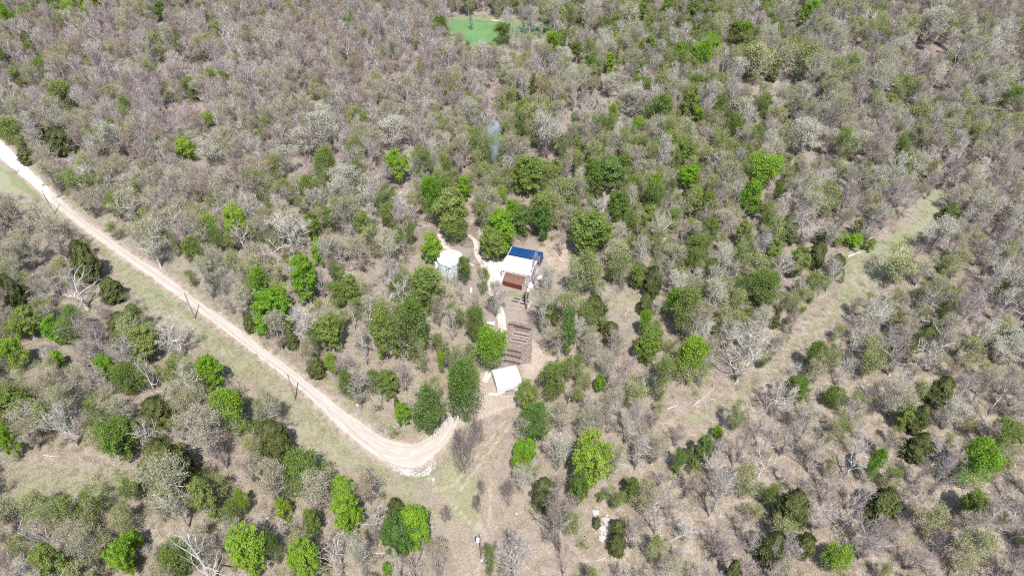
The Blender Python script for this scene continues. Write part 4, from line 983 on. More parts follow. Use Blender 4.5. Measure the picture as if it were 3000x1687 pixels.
# trees the survey picture shows one by one: kind, outline box on the 3000 grid, how it looks, short name
TREES = [
 # along the upper side of the gravel road
 ('L', 728, 797, 790, 895, "tall lime green tree behind the largest lime tree by the gravel road"),
 ('L', 733, 862, 850, 985, "largest bright lime tree beside the gravel road", "largest lime tree by the gravel road"),
 ('C', 706, 913, 748, 975, "small cone shaped cedar at the very edge of the gravel road", "small cone cedar by the road"),
 ('P', 772, 921, 852, 1032, "pale budding tree with slim white trunk in front of the largest lime tree"),
 ('C', 832, 960, 868, 1026, "narrow dark cedar beside the slim white trunk near the gravel road"),
 ('L', 846, 752, 932, 888, "lime green tree with two stacked clumps deep in the middle woods", "stacked lime tree"),
 ('G', 955, 828, 1012, 902, "round mid green tree right of the stacked lime tree"),
 ('G', 918, 922, 1006, 1032, "light green bushy tree above the white trunked tree by the road", "light green bushy tree"),
 ('O', 487, 676, 522, 758, "narrow olive green tree just above the gravel road"),
 ('G', 541, 700, 606, 768, "bright green low tree above the gravel road, left of the olive pair", "bright green low tree"),
 ('G', 658, 688, 700, 742, "small green tree among pale trees above the gravel road"),
 ('Y', 720, 668, 770, 722, "small yellow green tree left of the fan shaped bare tree", "small yellow green tree"),
 ('B', 772, 620, 914, 748, "wide fan shaped bare tree with pale grey limbs in the middle woods", "fan shaped bare tree"),
 ('P', 382, 648, 492, 785, "pale olive tree with whitish spreading limbs beside the gravel road", "whitish limbed olive tree"),
 ('O', 310, 650, 360, 695, "yellow olive low tree at the roadside, right of a pale grey tree"),
 ('P', 560, 755, 628, 888, "pale thin tree with tall white stem above the gravel road"),
 ('G', 941, 610, 995, 682, "rounded green tree alone among bare trees right of the fan shaped tree"),
 ('C', 897, 1040, 948, 1104, "dark cedar behind a pale slim tree near the gravel road", "roadside dark cedar"),
 ('P', 868, 1000, 936, 1110, "pale slim tree with white trunk in front of the roadside dark cedar"),
 ('L', 952, 1040, 992, 1106, "small lime sapling pair right of the roadside dark cedar"),
 ('P', 225, 545, 300, 630, "pale grey green tree leaning over the upper gravel road"),
 ('P', 330, 560, 420, 655, "broad pale grey tree above the upper gravel road"),
 ('P', 110, 470, 190, 545, "pale yellowish tree close to the upper gravel road's right edge"),
 ('C', 54, 433, 92, 470, "small dark cedar at the road's edge near the upper left corner", "corner cedar by the road"),
 ('C', 134, 370, 202, 418, "dark olive cedar, wider of two above the corner cedar by the road"),
 ('C', 97, 366, 132, 416, "dark cedar, narrower of two above the corner cedar by the road"),
 ('G', 140, 350, 190, 385, "green tree just behind the two dark cedars near the upper left corner"),
 # inside the road bend
 ('G', 1080, 895, 1160, 1060, "broad green tree, paler left half of the big pair inside the bend"),
 ('G', 1140, 890, 1254, 1055, "broadest green tree in the woods inside the road bend", "broadest green tree"),
 ('L', 1274, 1023, 1306, 1092, "narrow vivid lime sapling right of the broadest green tree", "vivid lime sapling"),
 ('O', 1212, 999, 1258, 1095, "olive green tree under the right edge of the broadest green tree"),
 ('Y', 1304, 1015, 1340, 1112, "tall thin leaved tree right of the vivid lime sapling"),
 ('D', 1208, 1140, 1302, 1266, "rounded blue green tree just inside the road bend", "rounded blue green tree"),
 ('D', 1314, 1062, 1410, 1232, "tall dark green tree between the road end and the white carport", "tall dark green tree by the carport"),
 ('L', 1156, 1180, 1203, 1254, "small bright green tree alone inside the road bend", "small bright tree inside the bend"),
 ('C', 1150, 1158, 1172, 1196, "small dark conifer touching the small bright tree inside the bend"),
 ('B', 1000, 1080, 1092, 1200, "leaning brown bare tree beside the lower gravel road", "leaning brown bare tree"),
 ('S', 1092, 1120, 1130, 1200, "pale crooked bare stem right of the leaning brown bare tree"),
 ('S', 1028, 925, 1094, 1080, "white forked dead tree left of the broadest green tree", "white forked dead tree"),
 ('S', 998, 876, 1058, 970, "white twisted dead crown above the white forked dead tree"),
 ('Y', 1060, 1090, 1120, 1160, "thin green tree between the leaning brown tree and the blue green tree"),
 ('B', 1150, 1070, 1210, 1150, "grey bare tree with long side limb above the rounded blue green tree"),
 ('J', 1312, 1268, 1398, 1384, "round dark bare bush tree beside the end of the gravel road", "round bare bush by the road end"),
 ('J', 1360, 1228, 1420, 1300, "grey bare bush above the round bare bush by the road end"),
 ('G', 1362, 900, 1428, 1000, "green tree behind the white table, left of the garden path", "green tree by the white table"),
 ('L', 1394, 957, 1486, 1088, "bright yellow green tree crowding the white carport's roof", "bright tree above the carport"),
 ('W', 1420, 825, 1488, 930, "whitish blossoming tree overhanging the garden path", "whitish tree over the garden path"),
 # round the buildings
 ('P', 1550, 845, 1638, 990, "dense grey green tree right of the garden beds", "grey green tree by the garden beds"),
 ('P', 1585, 945, 1672, 1044, "pale tree with straight white trunk right of the long garden beds"),
 ('D', 1636, 900, 1692, 1045, "tall dark green tree right of the white trunked tree by the garden"),
 ('L', 1540, 1185, 1580, 1235, "small lime tree below the green tree touching the carport's right corner"),
 ('G', 1512, 1118, 1580, 1198, "dense green tree touching the white carport's right corner", "green tree at the carport corner"),
 ('D', 1526, 1190, 1618, 1290, "dark green tree below the green tree at the carport corner", "dark tree below the carport"),
 ('G', 1576, 1068, 1652, 1175, "green tree with olive top right of the white carport"),
 ('S', 1640, 1100, 1696, 1190, "white dead tree with forked limbs right of the white carport", "white dead tree right of the carport"),
 ('L', 1233, 686, 1300, 772, "bright lime round tree touching the water tank", "bright lime tree at the tank"),
 ('G', 1272, 554, 1378, 690, "largest olive green tree standing behind the water tank clearing", "largest olive green tree"),
 ('G', 1293, 632, 1366, 716, "darker green round tree in front of the largest olive green tree"),
 ('L', 1226, 520, 1290, 660, "pale lime tall tree left of the largest olive green tree"),
 ('L', 1334, 516, 1383, 590, "vivid green tree right behind the largest olive green tree"),
 ('L', 1415, 618, 1514, 740, "vivid green broad tree above the white garage's gravel", "vivid tree above the garage"),
 ('G', 1402, 662, 1490, 762, "olive green tree in front of the vivid tree above the garage"),
 ('G', 1502, 458, 1592, 575, "dark olive tree right of the blue smoke"),
 ('L', 1540, 468, 1592, 570, "bright green tree right of the blue smoke, beside a dark olive tree"),
 ('G', 1660, 612, 1790, 745, "wide olive green tree behind and right of the blue tarp", "wide olive tree right of the tarp"),
 ('Y', 1637, 728, 1746, 868, "fuzzy grey green tree right of the white garage", "fuzzy tree right of the garage"),
 ('G', 1705, 720, 1745, 790, "bright green clump behind the fuzzy tree right of the garage"),
 ('L', 1446, 546, 1488, 600, "small vivid green tree below the blue smoke"),
 ('D', 1555, 598, 1622, 702, "grey olive tree behind the blue tarp roof"),
 ('D', 1502, 600, 1560, 690, "dark tree between the vivid tree and the grey olive tree behind the tarp"),
 ('C', 1886, 775, 1944, 866, "cone shaped bright cedar in a small opening", "cone shaped bright cedar"),
 ('L', 1946, 848, 1998, 935, "lime green tree right of the small grey cedar and below the bright cedar", "lime tree below the bright cedar"),
 ('C', 1870, 856, 1916, 916, "small grey cedar below the cone shaped bright cedar"),
 ('L', 1872, 908, 1912, 988, "bright green tree in the middle of the slope right of the garden", "bright slope tree"),
 ('G', 1864, 960, 1944, 1056, "tall green tree just below the bright slope tree"),
 ('G', 1174, 806, 1308, 905, "wide olive green tree in front of the water tank", "wide olive tree before the tank"),
 ('G', 1338, 752, 1382, 834, "feathery dark green tree at the water tank's right side"),
 ('Y', 1392, 775, 1430, 870, "feathery green tree beside the garden path, right of the water tank"),
 ('T', 1008, 688, 1094, 800, "tan budding tree left of the plowed patch by the tank"),
 ('N', 1296, 752, 1320, 835, "slender bare tree standing before the water tank's left front", "slender bare tree before the tank"),
 ('N', 1314, 745, 1352, 852, "slender bare tree with white foot before the water tank's middle"),
 ('N', 1535, 735, 1597, 835, "thin bare tree in front of the white garage's right end"),
 ('W', 1575, 780, 1640, 865, "whitish green tree beside the white stones right of the garage"),
 ('B', 1630, 662, 1662, 752, "thin dark bare tree behind the blue tarp"),
 ('B', 1170, 690, 1200, 770, "grey forked bare tree beside the plowed patch", "forked tree by the plowed patch"),
 ('G', 1146, 665, 1188, 740, "small green tree left of the forked tree by the plowed patch"),
 ('G', 1116, 600, 1168, 672, "round dark green tree above the plowed patch"),
 ('P', 1260, 865, 1306, 960, "pale silver tree below the wide olive tree before the tank"),
 ('B', 1300, 900, 1345, 1000, "group of thin grey stems left of the green tree by the white table"),
 ('B', 1338, 830, 1365, 890, "thin bare tree with white stem left of the white barrel"),
 ('B', 1375, 860, 1420, 920, "small bare tree left of the whitish tree over the garden path"),
 ('H', 1532, 854, 1552, 880, "small vivid green bush by the garden power pole"),
 ('D', 1735, 465, 1832, 545, "dark green tree patch far behind the white garage", "dark green patch behind the garage"),
 ('D', 1638, 525, 1678, 580, "dark green tree left of the dark green patch behind the garage"),
 ('L', 1432, 395, 1490, 460, "vivid green tree at the top of the blue smoke", "vivid tree at the smoke top"),
 ('L', 1130, 440, 1200, 538, "lime tree left of the blue smoke and above the tank clearing", "lime tree left of the smoke"),
 ('L', 512, 405, 570, 472, "round lime tree alone in pale woods above the gravel road", "round lone lime tree"),
 ('W', 567, 400, 648, 475, "whitish tree touching the round lone lime tree"),
 ('W', 838, 372, 925, 465, "whitish tree with green tip in the upper left woods"),
 ('W', 795, 425, 880, 500, "whitish tree left of and below the green tipped whitish tree"),
 # far meadow and the upper woods
 ('G', 1444, 65, 1493, 130, "green tree standing before the far meadow", "green meadow tree"),
 ('B', 1487, 72, 1532, 150, "grey bare tree right of the green meadow tree"),
 ('B', 1368, 38, 1392, 88, "slim pale tree standing alone in the far meadow"),
 ('B', 1575, 60, 1598, 115, "slim pale tree at the right end of the far meadow"),
 ('G', 1672, 122, 1709, 184, "bright green narrow tree right of the far meadow", "narrow green tree right of the meadow"),
 ('Y', 1634, 82, 1672, 142, "olive tree at the far meadow's right corner"),
 ('L', 1764, 155, 1805, 220, "lime tree in the upper woods right of the far meadow", "lime tree right of the meadow"),
 ('L', 1855, 170, 1886, 224, "narrow lime tree right of the lime tree right of the meadow"),
 ('G', 1860, 10, 1900, 60, "green tree near the top edge right of the far meadow", "green tree at the top edge"),
 ('G', 1680, 15, 1720, 80, "tall pale green tree near the top edge beside the far meadow"),
 ('C', 1506, 240, 1530, 295, "dark narrow conifer below the far meadow, left of its taller twin"),
 ('C', 1550, 222, 1578, 288, "taller dark narrow conifer below the far meadow", "taller dark conifer below the meadow"),
 ('W', 1100, 345, 1204, 448, "broad whitish green tree in the middle upper woods", "broad whitish tree"),
 ('W', 1552, 330, 1642, 470, "tall whitish tree with pale stem in the upper woods right of the smoke", "tall whitish tree"),
 ('W', 1818, 250, 1902, 348, "broad whitish tree in the upper woods, right of the tall dark conifer", "upper right whitish tree"),
 ('W', 1756, 215, 1824, 290, "whitish tree left of and above the upper right whitish tree"),
 ('B', 1660, 235, 1705, 330, "pale limbed bare tree in the upper woods right of the dark conifers", "pale limbed upper tree"),
 ('S', 1425, 185, 1470, 258, "bleached leaning dead tree below the far meadow", "leaning dead tree below the meadow"),
 ('S', 1400, 0, 1430, 50, "white dead tree standing behind the far meadow"),
 ('Y', 31, 194, 80, 255, "yellow green tree alone near the upper left edge", "yellow green tree at the left edge"),
 ('G', 150, 240, 215, 300, "pale green tree right of the yellow green tree at the left edge"),
 ('O', 547, 97, 615, 158, "olive green round tree in the upper left mauve woods", "olive tree in the mauve woods"),
 ('G', 530, 228, 588, 276, "bright green flat topped tree in the upper left mauve woods", "flat topped green tree"),
 ('O', 470, 246, 518, 302, "yellow olive tree left of the flat topped green tree"),
 ('L', 588, 326, 628, 362, "small yellow green tree between mauve bare trees above the lone lime tree"),
 ('O', 455, 132, 492, 168, "small green tree left of the olive tree in the mauve woods"),
 ('O', 895, 238, 945, 285, "olive tree in mauve woods left of the far meadow and below it", "olive tree below the meadow's left"),
 ('C', 1277, 345, 1306, 388, "small dark cedar in the middle upper woods above the lime tree", "lone small upper cedar"),
 ('D', 440, 0, 485, 30, "dark green tree at the top edge of the upper left woods", "dark tree at the top edge"),
 ('G', 1195, 105, 1232, 150, "green tree left of the far meadow", "green tree left of the meadow"),
 # upper right woods
 ('Y', 2896, 228, 2982, 315, "yellow green tree near the right edge of the upper woods", "yellow green tree near the right edge"),
 ('W', 2303, 345, 2405, 452, "largest whitish dome shaped tree in the upper right woods", "whitish dome tree"),
 ('W', 2478, 385, 2556, 460, "whitish tree right of the whitish dome tree"),
 ('W', 2395, 370, 2462, 455, "whitish tree between the dome tree and its right neighbour"),
 ('Y', 2628, 222, 2692, 278, "light green tree among grey woods, left of the right edge lime", "light green tree among grey woods"),
 ('O', 2175, 120, 2282, 222, "broad olive tree in the upper right woods", "broad olive tree"),
 ('O', 2280, 105, 2390, 180, "broad olive tree with green left top, right of another broad olive tree"),
 ('Y', 2320, 18, 2364, 48, "bright green dome at the top of the upper right woods", "bright green top dome"),
 ('C', 2022, 262, 2058, 328, "tall dark cedar above a vivid green tree in the upper woods", "tall dark cedar above the vivid tree"),
 ('L', 2026, 310, 2068, 366, "vivid green tree below the tall dark cedar in the upper woods"),
 ('G', 2126, 60, 2184, 116, "fresh green tree near the top of the upper right woods", "fresh green upper tree"),
 ('L', 2340, 290, 2370, 328, "small vivid green tree right of a dark cedar, above the dome tree"),
 ('C', 2286, 304, 2328, 354, "dark cedar above the whitish dome tree"),
 ('O', 2038, 408, 2102, 455, "olive topped tree above the lime tree row in the middle right woods"),
 ('L', 2192, 450, 2286, 522, "pale lime tree above the tall lime column tree", "pale lime tree above the column"),
 ('L', 2172, 525, 2234, 642, "tall lime green column tree in the middle right woods", "lime column tree"),
 ('W', 2690, 22, 2786, 78, "whitish yellow tree near the top right corner", "whitish tree near the top corner"),
 ('W', 2736, 184, 2798, 254, "whitish yellow tree in the upper woods near the right edge", "whitish tree near the right edge"),
 ('O', 2488, 52, 2545, 98, "olive dome at the top of the upper right woods", "olive top dome"),
 ('L', 1985, 480, 2050, 555, "lime tree left of the lime column tree"),
 ('G', 2000, 545, 2060, 640, "green tree below and left of the lime column tree"),
 # middle right slope
 ('C', 2373, 708, 2420, 784, "rounded dark cedar standing at the grass strip's left", "rounded cedar by the grass strip"),
 ('G', 2316, 727, 2378, 818, "grey green tree left of the rounded cedar by the grass strip"),
 ('G', 2192, 802, 2290, 896, "light green broad tree left of the dry slope opening", "light green broad tree"),
 ('B', 2316, 615, 2414, 715, "white limbed fan shaped bare tree above the rounded cedar", "white fan shaped tree"),
 ('C', 2282, 628, 2340, 712, "dark cedar left of the white fan shaped tree"),
 ('C', 2386, 670, 2426, 712, "low dark cedar right of the white fan shaped tree"),
 ('H', 2495, 650, 2530, 692, "green bush on the grass strip, highest of four"),
 ('H', 2480, 690, 2530, 724, "wide green bush on the grass strip below the highest bush"),
 ('H', 2534, 703, 2564, 736, "round green bush at the right end of the bush row", "round bush on the grass strip"),
 ('H', 2435, 680, 2480, 716, "dull green bush left of the wide bush on the grass strip"),
 ('O', 2580, 718, 2690, 808, "olive spreading tree right of the grey fallen trunk", "spreading olive tree"),
 ('W', 2704, 642, 2798, 745, "pale tree with whitish limbs over the grass strip", "pale limbed tree over the grass"),
 ('C', 2766, 593, 2816, 650, "dark cedar on the slope above the pale limbed tree", "dark cedar on the far slope"),
 ('G', 2752, 845, 2810, 915, "round green tree alone among bare trees near the right edge", "round green tree near the right edge"),
 ('H', 2449, 801, 2473, 828, "small round green bush alone on the dry slope", "lone round bush"),
 ('H', 2343, 900, 2362, 922, "tiny green bush on the dry slope below the light green broad tree"),
 ('H', 2298, 928, 2318, 952, "small upright bush on the dry slope above the large forked tree"),
 ('C', 2076, 915, 2122, 988, "dark cedar beside a white bare tree left of the dry opening", "dark cedar left of the dry opening"),
 ('B', 2104, 925, 2170, 1028, "white bare tree right of the dark cedar left of the dry opening"),
 ('B', 2108, 960, 2266, 1122, "largest forked bare tree standing in the dry opening", "largest forked bare tree"),
 ('B', 2045, 1065, 2075, 1135, "thin white stemmed tree left of the largest forked bare tree"),
 ('L', 1985, 995, 2080, 1128, "yellow green tree left of the largest forked bare tree", "yellow green tree by the forked tree"),
 ('Y', 1906, 1042, 1986, 1178, "olive green fuzzy tree below and left of the yellow green tree"),
 ('L', 1866, 985, 1932, 1060, "lime tree above the olive fuzzy tree and below the tall green tree"),
 ('O', 2434, 956, 2472, 1005, "small olive tree on the slope below the lone round bush"),
 ('P', 2352, 1066, 2422, 1138, "pale yellowish round tree on the dry slope", "pale yellowish round tree"),
 ('O', 2514, 1010, 2588, 1110, "olive tree on the right slope above the bright low bush"),
 ('G', 2574, 1018, 2614, 1072, "bright green tree beside the olive tree on the right slope"),
 ('O', 2590, 890, 2660, 960, "pale green tree below the spreading olive tree and its shadow"),
 ('P', 2480, 870, 2535, 930, "grey round bare crowned tree on the slope's middle"),
 ('W', 2900, 970, 3000, 1055, "whitish tree at the right edge of the slope"),
 # lower right slope
 ('L', 1742, 1100, 1778, 1150, "small vivid lime tree in the woods right of the carport", "small vivid lime tree"),
 ('L', 1683, 1268, 1794, 1436, "largest yellow green tree right of the open clearing", "largest yellow green tree"),
 ('W', 1592, 1272, 1676, 1378, "silver tree left of the largest yellow green tree", "silver tree"),
 ('W', 1497, 1224, 1566, 1305, "silver grey tree at the clearing's upper right edge"),
 ('L', 1503, 1293, 1572, 1352, "bright olive lime tree below the silver grey tree at the clearing"),
 ('L', 1496, 1328, 1536, 1382, "narrow lime tree at the clearing's right edge"),
 ('W', 1496, 1366, 1558, 1446, "whitish green tree at the clearing's right edge below the lime tree"),
 ('C', 1562, 1398, 1630, 1486, "blue green cedar at the clearing's right edge", "blue green cedar"),
 ('G', 1670, 1388, 1730, 1486, "olive green tree between the blue green cedar and the largest yellow green tree"),
 ('P', 1727, 1162, 1800, 1292, "pale tall tree with straight trunk above the largest yellow green tree"),
 ('B', 1806, 1172, 1890, 1312, "grey fuzzy bare tree above the dry slope, right of the pale tall tree"),
 ('B', 1832, 1278, 1912, 1380, "mauve low forking bare tree right of the largest yellow green tree"),
 ('Y', 2138, 1175, 2194, 1266, "light green tree above a grey bare tree on the dry slope"),
 ('D', 2040, 1278, 2088, 1360, "dark green tree on the lower slope, taller of two"),
 ('D', 1964, 1315, 2012, 1380, "dark green bush shaped tree on the lower slope"),
 ('C', 2008, 1305, 2044, 1350, "small dark cedar between two green trees on the lower slope"),
 ('H', 2089, 1250, 2120, 1284, "round vivid green bush on the dry slope", "round vivid bush"),
 ('H', 2016, 1350, 2050, 1384, "low green bush right of the dark green bush shaped tree"),
 ('B', 2138, 1225, 2216, 1370, "grey bare tree with long dark shadow below the light green tree"),
 ('B', 2066, 1358, 2152, 1516, "tall pinkish white bare tree on the lower slope", "pinkish white bare tree"),
 ('B', 2272, 1222, 2352, 1335, "pale tan bare tree on the lower right slope"),
 ('B', 1573, 1448, 1706, 1610, "wide bare tree with thick trunk and low side limbs", "wide bare tree in the clearing"),
 ('B', 1450, 1562, 1562, 1735, "large grey fan shaped bare tree at the bottom of the clearing"),
 ('Y', 1412, 1604, 1456, 1700, "yellow green sapling beside the pole with the transformer"),
 ('C', 1790, 1524, 1834, 1570, "small dark cedar right of the broken slabs, upper of two"),
 ('C', 1786, 1566, 1834, 1620, "small dark cedar right of the broken slabs, lower of two"),
 ('C', 1736, 1512, 1764, 1546, "smallest dark cedar, left of the two cedars by broken slabs"),
 ('G', 1830, 1402, 1872, 1474, "dull green small tree on dry grass right of the yellow green tree"),
 ('H', 1750, 1444, 1778, 1468, "low green bush at the foot of the largest yellow green tree"),
 ('B', 1640, 1590, 1670, 1690, "slim dark bare tree below the wide bare tree"),
 ('B', 1825, 1500, 1900, 1610, "grey bare tree with whitish twigs right of the two small cedars"),
 ('L', 2421, 1600, 2487, 1672, "vivid green round small tree on the bottom right slope", "vivid round tree at the bottom"),
 ('G', 2422, 1140, 2476, 1196, "vivid green round tree with dark shadow on the right slope", "vivid round tree on the slope"),
 ('C', 2732, 1105, 2796, 1184, "broad dark cedar near the right edge", "broad cedar near the right edge"),
 ('G', 2630, 1192, 2682, 1258, "light green tree touching a dark cedar on the right slope"),
 ('C', 2676, 1186, 2720, 1268, "dark cedar touching a light green tree on the right slope", "cedar touching a green tree"),
 ('C', 2656, 1268, 2738, 1342, "wide dark cedar with bare branches in front on the right slope"),
 ('L', 2814, 1306, 2908, 1422, "brightest yellow tree on the lower right slope", "brightest yellow tree"),
 ('C', 2284, 1438, 2370, 1532, "dark cedar covered by whitish dead branches", "cedar under dead branches"),
 ('S', 2290, 1428, 2366, 1538, "whitish dead tree spreading over a dark cedar"),
 ('C', 2234, 1560, 2300, 1650, "dark cedar with long shadow on the bottom right slope"),
 ('B', 2255, 1565, 2325, 1672, "grey bare tree in front of the dark cedar on the bottom slope"),
 ('C', 2548, 1434, 2642, 1520, "wide grey dark cedar on the lower right slope", "wide grey cedar"),
 ('S', 2462, 1276, 2568, 1392, "white twisted dead tree on the lower right slope", "white twisted dead tree"),
 ('O', 2806, 1572, 2902, 1676, "yellow olive tree near the bottom right corner"),
 ('G', 2824, 1442, 2888, 1515, "green tree below the brightest yellow tree"),
 ('G', 2304, 1106, 2372, 1174, "grey green tree on the slope right of the light green tree"),
 ('C', 2126, 1640, 2172, 1705, "olive cedar at the bottom edge of the right slope"),
 ('L', 2546, 1322, 2590, 1420, "lime green tree right of the white twisted dead tree"),
 ('Y', 2580, 1360, 2632, 1430, "thin leaved tree right of the lime tree by the twisted dead tree"),
 ('G', 2916, 1246, 2992, 1304, "green tree near the right edge with white fallen trunk beside"),
 ('W', 2752, 1182, 2830, 1260, "whitish tree below the broad cedar near the right edge"),
 ('B', 2500, 1530, 2620, 1640, "whitish twisted bare tree right of the vivid round tree at the bottom"),
 ('B', 2720, 1335, 2800, 1475, "dark leaning bare tree left of the brightest yellow tree"),
 ('B', 2365, 1300, 2425, 1385, "grey leaning bare tree left of the white twisted dead tree"),
 # lower left, between the road verge and the corner
 ('S', 150, 772, 275, 905, "white broken dead tree with tangled limbs left of the verge", "white tangled dead tree"),
 ('C', 208, 700, 272, 820, "dark olive tree behind the white tangled dead tree"),
 ('L', 132, 928, 196, 1004, "round lime tree left of the verge", "round lime tree left of the verge"),
 ('C', 320, 918, 386, 984, "dark round cedar on the verge", "dark round cedar on the verge"),
 ('C', 364, 892, 404, 930, "smaller dark cedar above the dark round cedar on the verge"),
 ('C', 290, 812, 352, 880, "green topped cedar on the verge above the two dark cedars"),
 ('G', 374, 970, 462, 1056, "green leaning tree left of a grey bare tree by the verge"),
 ('B', 458, 942, 566, 1048, "grey spreading bare tree by the grass verge", "grey spreading tree by the verge"),
 ('S', 380, 1020, 470, 1185, "white dead tree with level limbs left of the slender lime tree", "white dead tree with level limbs"),
 ('L', 582, 1046, 646, 1146, "slender lime tree by the verge", "slender lime tree by the verge"),
 ('L', 0, 1003, 64, 1090, "vivid green tree at the left edge above the grass opening"),
 ('G', 30, 908, 108, 990, "mid green tree near the left edge, left of the round lime tree"),
 ('G', 334, 1072, 406, 1152, "green tree left of the white dead tree with level limbs"),
 ('C', 383, 1290, 562, 1420, "broadest dark cedar in the lower left", "broadest dark cedar"),
 ('C', 764, 1232, 846, 1340, "dark egg shaped cedar close to the verge", "egg shaped cedar"),
 ('L', 622, 1146, 708, 1284, "yellow lime tall tree left of the egg shaped cedar", "yellow lime tall tree"),
 ('Y', 730, 1222, 790, 1300, "yellow green tree touching the egg shaped cedar's left"),
 ('P', 738, 1158, 832, 1272, "grey green fuzzy tree above the egg shaped cedar"),
 ('G', 828, 1342, 950, 1430, "dense green tree with dark shadow by the lower clearing", "dense green tree by the lower clearing"),
 ('P', 858, 1402, 982, 1512, "silver olive tree in front of the dense green tree by the lower clearing"),
 ('L', 670, 1550, 776, 1676, "largest vivid lime tree in the lower left", "largest lime tree in the lower left"),
 ('L', 848, 1596, 934, 1705, "lime tree at the bottom right of the largest lower left lime"),
 ('G', 774, 1560, 818, 1650, "green narrow tree between two lime trees at the bottom"),
 ('L', 974, 1450, 1062, 1566, "bright lime tree at the clearing's left edge", "lime tree at the clearing's left edge"),
 ('L', 0, 1248, 42, 1342, "vivid green tree at the left edge beside the grass opening"),
 ('G', 288, 1226, 392, 1338, "light green tree above the grass opening", "light green tree above the grass opening"),
 ('G', 558, 1404, 628, 1520, "bright green tree right of the silver white tree", "bright green tree right of the silver tree"),
 ('L', 314, 1590, 380, 1682, "lemon green leaning small tree in the lower left", "lemon green small tree"),
 ('P', 412, 1352, 562, 1545, "large silver white tree with pale trunk before the broadest dark cedar", "large silver white tree"),
 ('G', 108, 1606, 190, 1712, "green tree at the bottom edge of the lower left"),
 ('Y', 248, 1430, 314, 1496, "olive green round tree on the grass opening's lower edge"),
 ('Y', 344, 1376, 412, 1462, "yellow olive tree touching the broadest dark cedar's left foot"),
 ('O', 30, 1576, 92, 1644, "olive round tree near the left edge at the bottom"),
 ('S', 478, 1550, 655, 1730, "wide bleached dead tree at the bottom edge", "wide bleached dead tree"),
 ('C', 415, 1166, 492, 1240, "dull olive cedar below the white dead tree with level limbs"),
 ('K', 604, 1272, 672, 1374, "black stemmed bare tree below the yellow lime tall tree"),
 ('G', 888, 1496, 938, 1574, "green tree left of the clearing's bright lime tree"),
 ('H', 358, 1558, 408, 1612, "small green bush above the lemon green small tree"),
 ('L', 688, 1436, 726, 1506, "slim lime tree above the largest lower left lime tree"),
 ('H', 806, 1466, 850, 1520, "small lime bush below the silver olive tree"),
 ('P', 1008, 1570, 1094, 1700, "silver tree at the bottom, left of the clearing"),
 ('T', 1012, 1388, 1132, 1485, "brown budding dome tree at the clearing's upper left edge", "brown budding dome tree"),
 ('L', 1163, 1494, 1264, 1614, "bright lime round tree in the clearing", "lime round tree in the clearing"),
 ('D', 1114, 1510, 1216, 1628, "blue green tree touching the lime round tree in the clearing"),
 ('C', 1132, 1460, 1184, 1526, "pale blue green conifer above the lime round tree in the clearing"),
 ('T', 1240, 1596, 1330, 1700, "yellow tan budding dome at the bottom of the clearing", "tan dome at the bottom"),
 ('J', 1394, 1408, 1425, 1450, "small bare bush in the open clearing, upper of two"),
 ('J', 1380, 1452, 1414, 1500, "small bare bush in the open clearing, lower of two"),
 ('J', 1288, 1486, 1324, 1526, "low brown bush on the clearing's grass"),
 ('J', 1466, 1408, 1512, 1480, "mauve bare bush at the clearing's right edge"),
 ('H', 1120, 1655, 1148, 1684, "small green bush at the foot of a dark bare tree at the bottom"),
 ('B', 1140, 1612, 1185, 1720, "dark forked bare tree at the bottom left of the clearing"),
 ('B', 1080, 1530, 1108, 1610, "dark thin bare tree with black shadow left of the blue green tree"),
 ('P', 60, 590, 150, 700, "pale olive tree left of the upper gravel road's verge", "pale tree left of the upper verge"),
 ('P', 0, 570, 70, 690, "pale grey tree at the left edge beside the upper verge"),
 ('P', 110, 640, 200, 760, "whitish grey tree below the pale tree left of the upper verge"),
 ('P', 20, 680, 110, 790, "grey budding tree at the left edge below the upper verge"),
 ('C', 0, 800, 60, 900, "dark evergreen at the left edge, left of the tangled dead tree"),
]
PLACES = [(1318, 775, "round water tank"), (1525, 780, "white garage"), (1480, 1110, "white carport"), (1560, 735, "blue tarp lean-to"), (1505, 990, "long garden beds"), (1450, 95, "far meadow"), (1200, 1340, "road bend"), (855, 1135, "pole nearest the road bend"),
          (563, 900, "pole halfway along the road"), (145, 600, "pole farthest along the road"), (1410, 1610, "pole with the transformer"), (1775, 1560, "broken slab heap"), (2510, 745, "grey fallen trunk"), (1455, 500, "blue smoke"), (200, 1400, "grass opening on the left"), (1320, 1520, "open clearing")]

